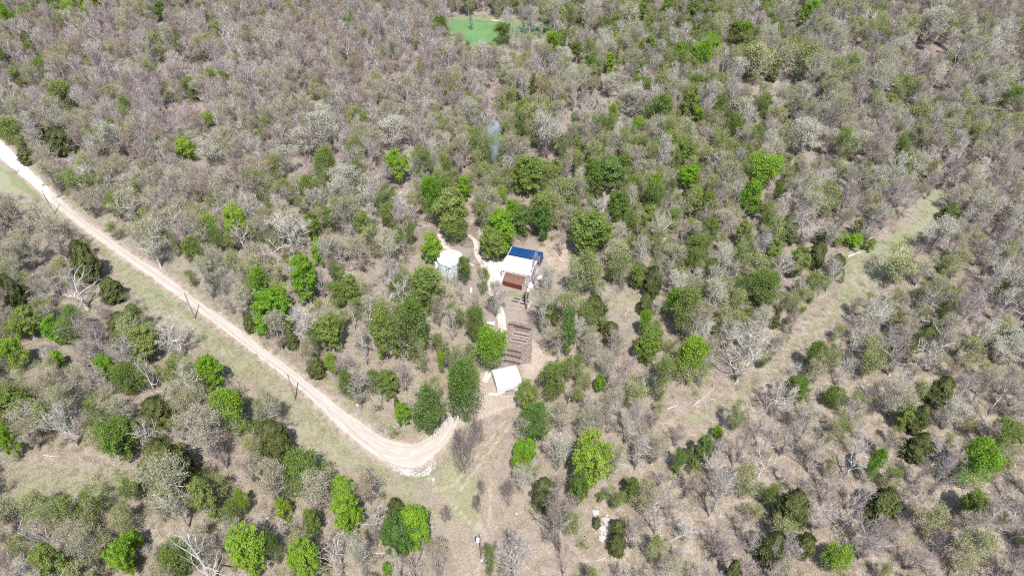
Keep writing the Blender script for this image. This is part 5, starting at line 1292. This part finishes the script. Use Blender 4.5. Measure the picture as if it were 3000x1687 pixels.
# ---------------------------------------------------------------- planting
rng = np.random.default_rng(77)
class Plant:
    __slots__ = ("t", "x", "y", "w", "h", "rz", "label", "short", "box", "form", "lx", "ly", "size", "group", "foot", "mid")
def finish(p):
    fu, fv = proj(p.x, p.y, 0.0); tu, tv = proj(p.x, p.y, p.h)
    D = math.sqrt(p.x ** 2 + p.y ** 2 + CAM_H ** 2)
    p.foot = (fu, fv); p.mid = ((fu + 2 * tu) / 3, (fv + 2 * tv) / 3)
    p.size = (p.w * 2065 / D) * max(8, fv - tv)
    return p
def from_box(t, u0, v0, u1, v1, label, short, depth=0):
    """a tree whose whole outline the survey picture shows inside this box"""
    uc, wpx, hpx = (u0 + u1) / 2, u1 - u0, v1 - v0
    ub, h = uc, 6.0
    for _ in range(5):
        x, y = G(ub, v1)
        lo, hi = .4, 22.0
        for _k in range(30):
            h = (lo + hi) / 2
            if v1 - proj(x, y, h)[1] > hpx * .96: hi = h
            else: lo = h
        tu = proj(x, y, h * .62)[0]; ub += (uc - tu)
    D = math.sqrt(x * x + y * y + (CAM_H - h * .6) ** 2)
    w = wpx * D / 2065.0 * .98
    if t not in 'HJ' and h < 1.08 * w and v1 < v0 + hpx * 2.2 and depth < 14: return from_box(t, u0, v0, u1, v1 + hpx * .06, label, short, depth + 1)
    p = Plant(); p.t, p.x, p.y, p.w, p.h = t, x, y, w, h
    p.label, p.short, p.box, p.group = label, short, (u0, v0, u1, v1), None
    return p

plants = []
for row in TREES:
    t_, u0, v0, u1, v1, lab = row[:6]
    p = from_box(t_, u0, v0, u1, v1, lab, row[6] if len(row) > 6 else None)
    nf = len(FORMS[t_]); p.form = int(rng.integers(nf)); p.rz = rng.uniform(0, 6.28); p.lx, p.ly = 0.0, 0.0
    plants.append(finish(p))
hand = list(plants)

# mix of trees across the land, read off the survey picture: rows down, columns across; weights and trees per 100 m2
COLS = [0, 500, 1000, 1500, 2000, 2500, 3000]; ROWS = [0, 280, 560, 840, 1120, 1400, 1687]
MIX = [
 ["B25 M15 T8 P10 O20 Y12 G8 L4 C2|7", "B24 M36 T15 P8 O10 Y3 G3 C3|7", "B30 M35 T12 P12 O7 Y2 G1 C2|7", "B52 P14 O18 Y8 G6 L2 C3|7", "B30 P12 O24 Y10 G16 L5 C5|7", "B48 P22 O16 W4 Y4 G2 T6|7", "B56 P22 O12 Y3 G2 T6|7"],
 ["B26 M34 T12 P12 O8 Y4 G3 C3|7", "B26 M48 T14 P6 O4 Y1 G1 C1|7.5", "B36 M40 T12 P7 O4 C2 K3|7", "B36 M16 T10 P14 W6 O9 Y3 G2 C3|6.5", "B36 P12 O20 Y8 G14 L3 C7 W2|7", "B40 M16 P20 O12 Y3 G2 C2 W3|7", "B62 P20 O11 W3 G2 T4|7"],
 ["B42 P30 W5 O11 Y4 G3 C5|6.5", "B36 M22 P18 W6 T9 O6 Y3|7", "B46 P16 W5 T9 O12 Y8 G5|7", "B24 P14 O22 Y16 G18 L5 C5|6.5", "B32 P18 O20 Y9 G13 L3 C5|6.5", "B50 P22 W4 O11 Y5 G4 C4|6", "B64 P22 W6 O5 C2|6"],
 ["B46 P32 W4 O10 Y3 G2 C3 S1|6.5", "B44 P22 O16 Y8 G5 L3 C3 S1|6.5", "B32 P18 O20 Y14 G11 L5 C2|6", "B24 P18 O24 Y18 G14 L3 C4|6", "B36 P22 O20 Y12 G8 W3 C3|5.8", "B58 P18 O12 Y4 G3 C4 S1|4.2", "B68 P18 W6 O5 Y3|5"],
 ["B14 N26 P26 O19 Y7 G4 L2 C2|5.3", "B11 N20 P26 O22 Y8 G5 L4 C4|5.5", "B11 N22 P15 O20 Y14 G11 L6 C2|5.5", "B8 N15 P20 O26 Y15 G12 L5 C3|5.5", "B14 N26 M12 P18 O14 Y6 G4 W2 C3|3.3", "B16 N29 M12 P18 O12 Y4 G3 C4 S1|3.3", "B22 N41 P18 W5 O8 C4|4.2"],
 ["B16 N31 P16 O22 Y6 G4 L2 C2|4.0", "B15 N28 P20 O20 Y7 G4 L3 C2|4.2", "B15 N28 P20 O20 Y7 G4 L3 C2|4.0", "B14 N27 P22 O19 Y6 G5 C5|4.0", "B11 N22 M34 P10 T8 O7 Y3 C3|2.7", "B13 N24 M30 P10 T8 O7 Y3 C2|2.7", "B16 N31 M10 P17 O14 Y4 G2 C3|3.4"],
 ["B16 N31 P16 O22 Y6 G4 L2 C2|3.8", "B15 N28 P20 O20 Y7 G4 L3 C2|4.2", "B15 N28 P20 O20 Y7 G4 L3 C2|4.0", "B14 N27 P22 O19 Y6 G5 C5|4.0", "B11 N22 M34 P10 T8 O7 Y3 C3|2.7", "B13 N24 M30 P10 T8 O7 Y3 C2|2.7", "B16 N31 M10 P17 O14 Y4 G2 C3|3.4"]]
def parse(s_):
    # crowns in leaf read a little heavier than bare ones
    a, d = s_.split('|'); ks = a.split(); w = np.array([float(k[1:]) * {'B': .92, 'M': 1.25, 'N': 1.0, 'G': .8, 'Y': 1.5, 'O': 1.3, 'P': 1.2, 'C': .55}.get(k[0], 1.0) for k in ks])
    return [k[0] for k in ks], w / w.sum(), float(d)
MIX = [[parse(c) for c in r_] for r_ in MIX]
def cell(u, v):
    u += rng.normal(0, 110); v += rng.normal(0, 60)
    return MIX[int(np.argmin([abs(v - r_) for r_ in ROWS]))][int(np.argmin([abs(u - c) for c in COLS]))]

def inside(px, py, poly):
    ins = False; n = len(poly)
    for i in range(n):
        ax, ay = poly[i]; bx, by = poly[(i + 1) % n]
        if (ay > py) != (by > py) and px < (bx - ax) * (py - ay) / (by - ay) + ax: ins = not ins
    return ins
# open ground: no tree foot and no tree crown may stand over it
OPEN = [VERGE, ROAD_L + ROAD_R[::-1], [(-160, 300), (0, 395), (100, 485), (205, 585), (370, 700), (600, 862), (840, 1045), (1010, 1170), (1100, 1245), (1090, 1290), (860, 1150), (400, 780), (0, 460)],
        [(1120, 1215), (1290, 1225), (1340, 1200), (1400, 1130), (1440, 1085), (1470, 930), (1440, 840), (1400, 760), (1380, 690), (1372, 650), (1410, 640), (1420, 720), (1460, 740), (1500, 715), (1620, 735), (1620, 800), (1570, 850), (1560, 930), (1600, 1035), (1560, 1110), (1530, 1200), (1400, 1300), (1200, 1310)],
        [(1190, 690), (1230, 662), (1300, 655), (1345, 690), (1370, 740), (1370, 800), (1330, 830), (1265, 815), (1220, 750)],
        [(1284, 60), (1375, 50), (1450, 57), (1540, 64), (1614, 72), (1614, 90), (1520, 100), (1480, 112), (1430, 124), (1363, 118), (1314, 86)], [(1590, 700), (1660, 700), (1680, 745), (1670, 800), (1600, 810)],
        [(-20, 1375), (120, 1348), (300, 1350), (385, 1380), (380, 1425), (300, 1450), (150, 1460), (-20, 1455)],
        [(2720, 680), (2640, 745), (2560, 840), (2490, 905), (2430, 890), (2465, 790), (2500, 735), (2580, 685), (2680, 610), (2750, 560), (2790, 590)],
        [(2250, 1090), (2310, 985), (2420, 880), (2480, 900), (2430, 975), (2350, 1060), (2250, 1165), (2120, 1235), (1980, 1260), (1900, 1255), (1980, 1165), (2120, 1140)],
        [(1760, 860), (1880, 850), (1900, 905), (1800, 930), (1750, 905)], [(1440, 1480), (1570, 1455), (1570, 1520), (1650, 1590), (1800, 1500), (1860, 1500), (1850, 1640), (1600, 1690), (1330, 1700), (1390, 1600)]]
OPENG = [np.array(o, float) for o in OPEN]
CLEAR = [(1366, 826, 1394, 860), (1426, 930, 1452, 958), (1270, 755, 1290, 790), (1540, 830, 1552, 905), (1300, 790, 1345, 815), (1736, 1490, 1840, 1625), (830, 1085, 885, 1180), (540, 860, 590, 940), (118, 560, 165, 630), (2475, 735, 2545, 757)]
hand_boxes = [(p.box, p.foot[1]) for p in hand]
occ = {}
def near(x, y, r_):
    cx, cy = int(x // 4), int(y // 4)
    for a in range(cx - 2, cx + 3):
        for b in range(cy - 2, cy + 3):
            for (qx, qy, qr) in occ.get((a, b), ()):
                if (qx - x) ** 2 + (qy - y) ** 2 < ((qr + r_) * .68) ** 2: return True
    return False
def occupy(x, y, r_): occ.setdefault((int(x // 4), int(y // 4)), []).append((x, y, r_))
for p in hand: occupy(p.x, p.y, p.w / 2 * .85)

SZ = {'N': (8.2, 5.0), 'B': (8.0, 4.9), 'M': (7.6, 4.6), 'K': (5, 4), 'P': (8.2, 5.2), 'T': (7.5, 4.8), 'W': (8.5, 5.8), 'O': (7.0, 4.3), 'Y': (7.2, 4.2), 'G': (7.4, 4.3), 'L': (7.0, 3.9), 'D': (7, 4.4), 'C': (5.0, 3.0), 'S': (8, 4.5), 'H': (1.5, 1.6), 'J': (3, 3.6)}
def try_tree(x, y):
    u, v = proj(x, y, 0.0)
    if not (-420 < u < 3420 and -60 < v < 2300): return
    types, w, dens = cell(u, v)
    t_ = types[int(rng.choice(len(types), p=w))]
    h0, w0 = SZ[t_]
    s_ = float(np.clip(rng.normal(1.0, .2), .55, 1.5))
    far = np.clip((700 - v) / 700, 0, 1)
    h = 1.1 * h0 * s_ * rng.uniform(.85, 1.18) * (1 + .22 * far); wd = 1.06 * w0 * s_ * rng.uniform(.85, 1.2) * (1 + .12 * far)
    if v > 1000 and u > 1500: wd *= .9; h *= .95
    cr = math.sqrt(100.0 / dens / math.pi) * (.92 if v > 700 else .80)
    if near(x, y, cr * .5 + wd * .22): return
    tu, tv = proj(x, y, h * .97); mu, mv = proj(x, y, h * .6)
    for o in OPENG:
        for a, b in ((u, v), (tu, tv), (mu, mv)):
            if inside(a, b, o): return
    D = math.sqrt(x * x + y * y + (CAM_H - h * .6) ** 2); hw = wd * .42 * 2065 / D
    for o in OPENG[1:7]:
        if inside(mu - hw, mv, o) or inside(mu + hw, mv, o): return
    for u0, v0, u1, v1 in CLEAR:
        if v > v1 - 4 and mu + hw > u0 and mu - hw < u1 and tv < v1 and v > v0: return
    for (u0, v0, u1, v1), fv in hand_boxes:
        if u0 < mu < u1 and v0 < mv < v1 and v > fv - 6: return
        if u0 - hw * .5 < tu < u1 + hw * .5 and v0 + (v1 - v0) * .25 < tv < v1 - 4 and v > fv: return
    p = Plant(); p.t, p.x, p.y, p.w, p.h, p.label, p.short, p.box, p.group = t_, x, y, wd, h, None, None, None, None
    p.form = int(rng.integers(len(FORMS[t_]))); p.rz = rng.uniform(0, 6.28)
    tl = .075 if t_ in 'BMNPTSWOY' else .03
    p.lx, p.ly = rng.normal(0, tl), rng.normal(0, tl)
    occupy(x, y, cr * .5 + wd * .22); plants.append(finish(p))
cand = np.c_[rng.uniform(-310, 310, 104000), rng.uniform(24, 345, 104000)]
lim = np.abs(cand[:, 0]) < 46 + cand[:, 1] * .85
for x, y in cand[lim]: try_tree(float(x), float(y))
gen = plants[len(hand):]

# which trees stand as objects of their own: the largest in view of every kind
def in_view(p): return -20 < p.mid[0] < 3020 and -10 < p.mid[1] < 1700
CAP = {'bare_tree': 290, 'budding_tree': 250, 'leafy_tree': 290, 'cedar_tree': 120, 'dead_tree': 60, 'shrub': 60, 'bare_shrub': 60}
single, mass = list(hand), []
cnt = {}
for p in hand: cnt[KIND[p.t]] = cnt.get(KIND[p.t], 0) + 1
for p in sorted(gen, key=lambda q: -q.size):
    k = KIND[p.t]
    if in_view(p) and cnt.get(k, 0) < CAP[k]: cnt[k] = cnt.get(k, 0) + 1; single.append(p)
    else: mass.append(p)

# labels for the trees that have none: look, and place beside the nearest thing with a name of its own
LOOK = {'N': ("slim open bare tree", "open crowned bare tree", "wide open crowned bare tree"), 'M': ("slim bare mauve tree", "bare mauve tree", "wide bare mauve tree"), 'B': ("slim bare grey tree", "bare grey tree", "wide bare grey tree"), 'K': ("small dark bare tree", "dark bare tree", "wide dark bare tree"), 'P': ("slim pale budding tree", "pale budding tree", "wide pale budding tree"),
        'T': ("slim tan budding tree", "tan budding tree", "wide tan budding tree"), 'W': ("slim whitish budding tree", "whitish budding tree", "wide whitish budding tree"), 'O': ("slim olive tree", "olive tinted tree", "wide olive tinted tree"),
        'Y': ("slim thin leaved green tree", "thin leaved green tree", "wide thin leaved green tree"), 'G': ("slim green tree", "leafy green tree", "wide leafy green tree"), 'L': ("slim lime green tree", "lime green tree", "wide lime green tree"),
        'D': ("dark green tree",) * 3, 'C': ("small dark cedar", "dark cedar", "broad dark cedar"), 'H': ("green bush",) * 3, 'J': ("bare brown bush",) * 3, 'S': ("slim bleached dead tree", "bleached dead tree", "wide bleached dead tree")}
def look(p): return LOOK[p.t][0 if p.w < 3.9 else (1 if p.w < 5.6 else 2)]
ANCH = [(p.mid[0], p.mid[1], p.short, p) for p in hand if p.short] + [(u, v, s_, None) for u, v, s_ in PLACES]
def side(du, dv):
    if abs(du) > abs(dv): return "right of" if du > 0 else "left of"
    return "below" if dv > 0 else "above"
rank = {}
byl = {}
for p in plants:
    if p.label is None or True: byl.setdefault(look(p), []).append(p)
ORD = ["nearest", "second", "third", "fourth", "fifth", "sixth", "seventh"]
used = set(p.label for p in hand)
order = {}
for i, (au, av, s_, ap) in enumerate(ANCH):
    for lk, ps in byl.items():
        sec = {}
        for p in ps:
            if p is ap: continue
            du, dv = p.mid[0] - au, p.mid[1] - av; d = math.hypot(du, dv)
            if d < 1300: sec.setdefault(side(du, dv), []).append((d, id(p)))
        for sd, L_ in sec.items():
            L_.sort()
            for k_, (d, pid) in enumerate(L_[:7]): order.setdefault(pid, []).append((k_ * 70 + d, f"{ORD[k_]} {lk} {sd} the {s_}"))
shared = 0
for p in single:
    if p.label: continue
    for d, lab in sorted(order.get(id(p), [])):
        if lab not in used and len(lab.split()) <= 16: p.label = lab; used.add(lab); break
    else:
        u, v = p.mid
        zone = "left of the gravel road" if (v > 560 + u * .78 and u < 1000) else ("in the far upper woods" if v < 420 else ("on the thin slope toward the lower right corner" if v > 1000 and u > 1500 else "in the middle woods"))
        p.label = f"{look(p)} standing {zone}"; p.group = f"{look(p)}s {zone}"; shared += 1
print("TREES hand", len(hand), "single", len(single), "mass", len(mass), "shared labels", shared, cnt)

def place_single(p):
    tr, crowns, bw, bh = FORMS[p.t][p.form]
    e = thing(KIND[p.t], p.label, "shrub" if p.t in "HJ" else "tree", (p.x, p.y, gz(p.x, p.y) - .02), p.rz, p.group)
    e.rotation_euler = (p.lx, p.ly, p.rz)
    e.scale = (p.w / bw, p.w / bw, p.h / bh)
    link("trunk", tr, e)
    for nm, me in crowns: link(nm, me, e)
for p in single: place_single(p)

# the rest of each kind: one object that sets copies of the same trees out
def scatter(name, protos, recs, kind='stuff'):
    """protos: meshes; recs: (x, y, z, proto index, (rx, ry, rz), (sx, sy, sz))"""
    src = bpy.data.collections.new(name + "_sources")
    for k, me in enumerate(protos): src.objects.link(bpy.data.objects.new("%s_source.%03d" % (name, k + 1), me))
    me = bpy.data.meshes.new(name); me.vertices.add(len(recs))
    me.vertices.foreach_set("co", np.array([r_[:3] for r_ in recs], np.float32).ravel())
    a = me.attributes.new("pick", 'INT', 'POINT'); a.data.foreach_set("value", np.array([r_[3] for r_ in recs], np.int32))
    a = me.attributes.new("turn", 'FLOAT_VECTOR', 'POINT'); a.data.foreach_set("vector", np.array([r_[4] for r_ in recs], np.float32).ravel())
    a = me.attributes.new("size", 'FLOAT_VECTOR', 'POINT'); a.data.foreach_set("vector", np.array([r_[5] for r_ in recs], np.float32).ravel())
    me.update()
    o = link(name, me); tag(o, kind=kind)
    ng = bpy.data.node_groups.new(name, 'GeometryNodeTree')
    ng.interface.new_socket("Geometry", in_out='INPUT', socket_type='NodeSocketGeometry'); ng.interface.new_socket("Geometry", in_out='OUTPUT', socket_type='NodeSocketGeometry')
    N = ng.nodes; gi = N.new("NodeGroupInput"); go = N.new("NodeGroupOutput"); iop = N.new("GeometryNodeInstanceOnPoints"); ci = N.new("GeometryNodeCollectionInfo")
    ci.inputs["Collection"].default_value = src; ci.inputs["Separate Children"].default_value = True; ci.inputs["Reset Children"].default_value = True
    def na(nm, ty):
        x = N.new("GeometryNodeInputNamedAttribute"); x.data_type = ty; x.inputs["Name"].default_value = nm; return x.outputs["Attribute"]
    e2r = N.new("FunctionNodeEulerToRotation")
    Lk = ng.links.new
    Lk(gi.outputs[0], iop.inputs["Points"]); Lk(ci.outputs[0], iop.inputs["Instance"]); iop.inputs["Pick Instance"].default_value = True
    Lk(na("pick", 'INT'), iop.inputs["Instance Index"]); Lk(na("turn", 'FLOAT_VECTOR'), e2r.inputs[0]); Lk(e2r.outputs[0], iop.inputs["Rotation"]); Lk(na("size", 'FLOAT_VECTOR'), iop.inputs["Scale"])
    Lk(iop.outputs[0], go.inputs[0])
    o.modifiers.new("scatter", 'NODES').node_group = ng
    return o
for kind, nm, lab in (('bare_tree', 'bare_woods', "thick grey leafless woods covering the land beyond the clearings"), ('budding_tree', 'budding_woods', "pale budding trees scattered through the grey woods"),
                      ('leafy_tree', 'green_woods', "fresh green trees scattered through the grey woods"), ('cedar_tree', 'cedar_woods', "small dark cedars scattered among leafless trees"), ('dead_tree', 'dead_woods', "bleached dead trees scattered among the woods")):
    ps = [p for p in mass if KIND[p.t] == kind]
    if not ps: continue
    keys = sorted(set((p.t, p.form) for p in ps)); idx = {k: i for i, k in enumerate(keys)}
    protos = [joined([FORMS[t_][f_][0]] + [m_ for _, m_ in FORMS[t_][f_][1]], nm) for t_, f_ in keys]
    recs = []
    for p in ps:
        _, _, bw, bh = FORMS[p.t][p.form]
        recs.append((p.x, p.y, gz(p.x, p.y) - .02, idx[(p.t, p.form)], (p.lx, p.ly, p.rz), (p.w / bw, p.w / bw, p.h / bh)))
    tag(scatter(nm, protos, recs), lab)

# brush, saplings and grass tufts under the trees
def brush_mesh(seed, n, h, spread, wd, m_, leaf=None, nleaf=0, lsz=.1):
    rg = random.Random(seed); v, f = [], []
    tips = []
    for k in range(n):
        a = rg.uniform(0, 6.28); el = rg.uniform(.5, 1.45); l = h * rg.uniform(.5, 1.1)
        b = (rg.gauss(0, spread * .3), rg.gauss(0, spread * .3), -.05)
        d = (math.cos(a) * math.cos(el), math.sin(a) * math.cos(el), math.sin(el)); tip = add3(b, d, l); tips.append(tip)
        s_ = unit(cross3(d, (rg.gauss(0, 1), rg.gauss(0, 1), rg.gauss(0, 1)))); i = len(v)
        v += [add3(b, s_, wd), add3(b, s_, -wd), tip]; f.append((i, i + 1, i + 2))
        for q in range(3):
            pm = add3(b, d, l * rg.uniform(.35, .95)); nd = unit(add3(d, unit((rg.gauss(0, 1), rg.gauss(0, 1), rg.gauss(.2, 1))), .8)); t2 = add3(pm, nd, l * rg.uniform(.2, .45)); tips.append(t2)
            s2 = unit(cross3(nd, (rg.gauss(0, 1), rg.gauss(0, 1), rg.gauss(0, 1)))); i = len(v)
            v += [add3(pm, s2, wd * .7), add3(pm, s2, -wd * .7), t2]; f.append((i, i + 1, i + 2))
    a = pymesh("brush", v, f, m_)
    if not leaf: return a
    r2 = np.random.default_rng(seed); tp = np.array(tips); c = tp[r2.integers(len(tp), size=nleaf)] + r2.normal(size=(nleaf, 3)) * .14
    nn = r2.normal(size=(nleaf, 3)) + np.array([0, 0, .6]); nn /= np.linalg.norm(nn, axis=1, keepdims=True)
    lv, lf = leaves(r2, c, nn, lsz)
    return joined([a, mesh_np("leaves", lv, lf, leaf)], "brush")
BR = [brush_mesh(1, 42, 1.7, 1.2, .018, M['brush']), brush_mesh(2, 34, 1.2, 1.4, .02, M['dark_twig']), brush_mesh(3, 46, 2.3, 1.0, .02, M['twig']), brush_mesh(4, 36, 1.5, 1.1, .015, M['brush'], M['sprout'], 240, .10), brush_mesh(5, 30, 1.1, 1.1, .015, M['brush'], M['tan'], 200, .08)]
okg = lambda u, v: any(inside(u, v, o) for o in OPENG[:7])
recs = []
c2 = np.c_[rng.uniform(-280, 280, 26000), rng.uniform(40, 335, 26000)]
for x, y in c2:
    if abs(x) > 46 + y * .84: continue
    u, v = proj(x, y, 0)
    if okg(u, v) or any(a - 6 < u < c + 6 and v - 22 < d and v + 4 > b for a, b, c, d in CLEAR): continue
    if any(inside(u, v, o) for o in OPENG[7:]) and rng.random() < .75: continue
    if rng.random() > (.62 if v < 900 else (.42 if u < 1500 else .26)): continue
    pk = int(rng.choice(5, p=(.34, .22, .2, .14, .10))); s_ = rng.uniform(.5, 1.25)
    recs.append((x, y, gz(x, y), pk, (0, 0, rng.uniform(0, 6.28)), (s_, s_, s_ * rng.uniform(.7, 1.2))))
tag(scatter("undergrowth", BR, recs), "low twiggy brush and saplings under the trees")
print("brush", len(recs))
def tuft(seed, n, h, sp, m_):
    rg = random.Random(seed); v, f = [], []
    for k in range(n):
        bx_, by_ = rg.gauss(0, sp), rg.gauss(0, sp); a = rg.uniform(0, 6.28); ln_ = h * rg.uniform(.5, 1.2); le = rg.uniform(.2, .9); w = .03; i = len(v)
        ca, sa = math.cos(a), math.sin(a)
        v += [(bx_ - sa * w, by_ + ca * w, -.03), (bx_ + sa * w, by_ - ca * w, -.03), (bx_ + ca * ln_ * le, by_ + sa * ln_ * le, ln_ * math.sqrt(max(.1, 1 - le * le)))]; f.append((i, i + 1, i + 2))
    return pymesh("tuft", v, f, m_)
TF = [tuft(k, 34, .55, .34, M['grass_blade']) for k in range(3)]
recs = []
c3 = np.c_[rng.uniform(-150, 170, 130000), rng.uniform(42, 190, 130000)]
deny = [np.array(o, float) for o in (CHALK[4][0], ROAD_L + ROAD_R[::-1], [p for p in DIRT[0][0]], [p for p in DIRT[1][0]], [p for p in PLOWED[2][0]], [(1420, 740), (1600, 700), (1620, 850), (1550, 940), (1430, 940)], [(1240, 720), (1360, 720), (1360, 815), (1260, 815)], [(1440, 1060), (1530, 1060), (1530, 1150), (1440, 1160)], [(1395, 640), (1415, 690), (1440, 790), (1490, 990), (1460, 990), (1420, 800), (1380, 700)])]
for x, y in c3:
    if abs(x) > 46 + y * .84: continue
    u, v = proj(x, y, 0)
    if v < 560 or any(inside(u, v, o) for o in deny): continue
    if rng.random() > np.clip((v - 500) / 600, .15, 1): continue
    s_ = rng.uniform(.5, 1.15)
    recs.append((x, y, gz(x, y), int(rng.integers(3)), (0, 0, rng.uniform(0, 6.28)), (s_, s_, s_ * rng.uniform(.5, 1))))
tag(scatter("dry_grass", TF, recs), "dry tan grass tufts on the woodland floor and clearings")
print("tufts", len(recs))

# loose stones shaken out along the road edges, sticks on the woodland floor
recs = []
for edge_, other in ((rl, rr), (rr, rl)):
    for _ in range(2400):
        i = int(rng.integers(len(edge_))); w_ = edge_[i] - other[i]; w_ = w_ / np.hypot(*w_)
        if math.sin(i * .13) + math.sin(i * .041 + 1) + rng.normal(0, .5) < .35: continue
        p_ = edge_[i] + w_ * rng.normal(.1, .7) + rng.normal(0, .2, 2)
        s_ = rng.uniform(.05, .20); recs.append((p_[0], p_[1], gz(*p_) + .01, int(rng.integers(5)), (0, 0, rng.uniform(0, 6.28)), (s_, s_, s_ * .8)))
tag(scatter("road_gravel", stones, recs), "loose pale stones along both edges of the gravel road")
SK = []
for k in range(4):
    rs = random.Random(60 + k); mb = MB(); y_ = 0; pts = []
    for i in range(6): y_ += rs.uniform(-.12, .12); pts.append((i * .55 - 1.4, y_, .05 + rs.uniform(0, .05)))
    mb.tube(pts, [.06, .055, .05, .04, .03, .015], 4)
    for q_ in range(3):
        p_ = pts[rs.randint(2, 4)]; mb.tube([p_, (p_[0] + .45, p_[1] + rs.choice((-.4, .4)), .14)], [.025, .01], 3)
    SK.append(pymesh("stick", mb.v, mb.f, M['log' if k % 2 else 'pale_bark']))
recs = []
for x, y in np.c_[rng.uniform(-150, 170, 9000), rng.uniform(42, 230, 9000)]:
    u, v = proj(x, y, 0)
    if abs(x) > 46 + y * .84 or any(inside(u, v, o) for o in OPENG[:6]) or rng.random() > .28: continue
    s_ = rng.uniform(.4, 1.6); recs.append((x, y, gz(x, y), int(rng.integers(4)), (0, 0, rng.uniform(0, 6.28)), (s_, s_, min(s_, 1.0))))
tag(scatter("fallen_sticks", SK, recs), "broken sticks lying on the leaf litter among the trees", kind='stuff')

# thin blue smoke from a fire behind the clearing
sx, sy = G(1466, 548)
sm = bpy.data.materials.new("smoke"); sm.use_nodes = True; t_ = sm.node_tree; t_.nodes.clear()
pv = t_.nodes.new("ShaderNodeVolumePrincipled"); mo = t_.nodes.new("ShaderNodeOutputMaterial"); tc = t_.nodes.new("ShaderNodeTexCoord"); nz = t_.nodes.new("ShaderNodeTexNoise")
pv.inputs["Color"].default_value = (.74, .84, .97, 1); pv.inputs["Anisotropy"].default_value = .1
mp_ = t_.nodes.new("ShaderNodeMapping"); mp_.inputs["Scale"].default_value = (1, 1, .45)
t_.links.new(tc.outputs["Object"], mp_.inputs[0]); t_.links.new(mp_.outputs[0], nz.inputs["Vector"]); nz.inputs["Scale"].default_value = .42; nz.inputs["Detail"].default_value = 3
gr = t_.nodes.new("ShaderNodeMapRange"); gr.interpolation_type = 'SMOOTHSTEP'; t_.links.new(nz.outputs[0], gr.inputs[0])
for i, val in enumerate((None, .43, .70, 0.0, .30)):
    if val is not None: gr.inputs[i].default_value = val
t_.links.new(gr.outputs[0], pv.inputs["Density"]); t_.links.new(pv.outputs[0], mo.inputs["Volume"])
smb = MB()
smb.tube([(0, 0, .3), (-.2, .3, 3), (-.5, .8, 7), (-1.0, 1.6, 12), (-1.6, 2.6, 17.5), (-1.8, 3.0, 19)], [.35, 1.1, 1.7, 2.2, 2.0, .6], 12)
so = smb.build("smoke", sm, loc=(sx, sy, gz(sx, sy))); tag(so, "thin blue smoke drifting up from behind the clearing", kind='stuff')
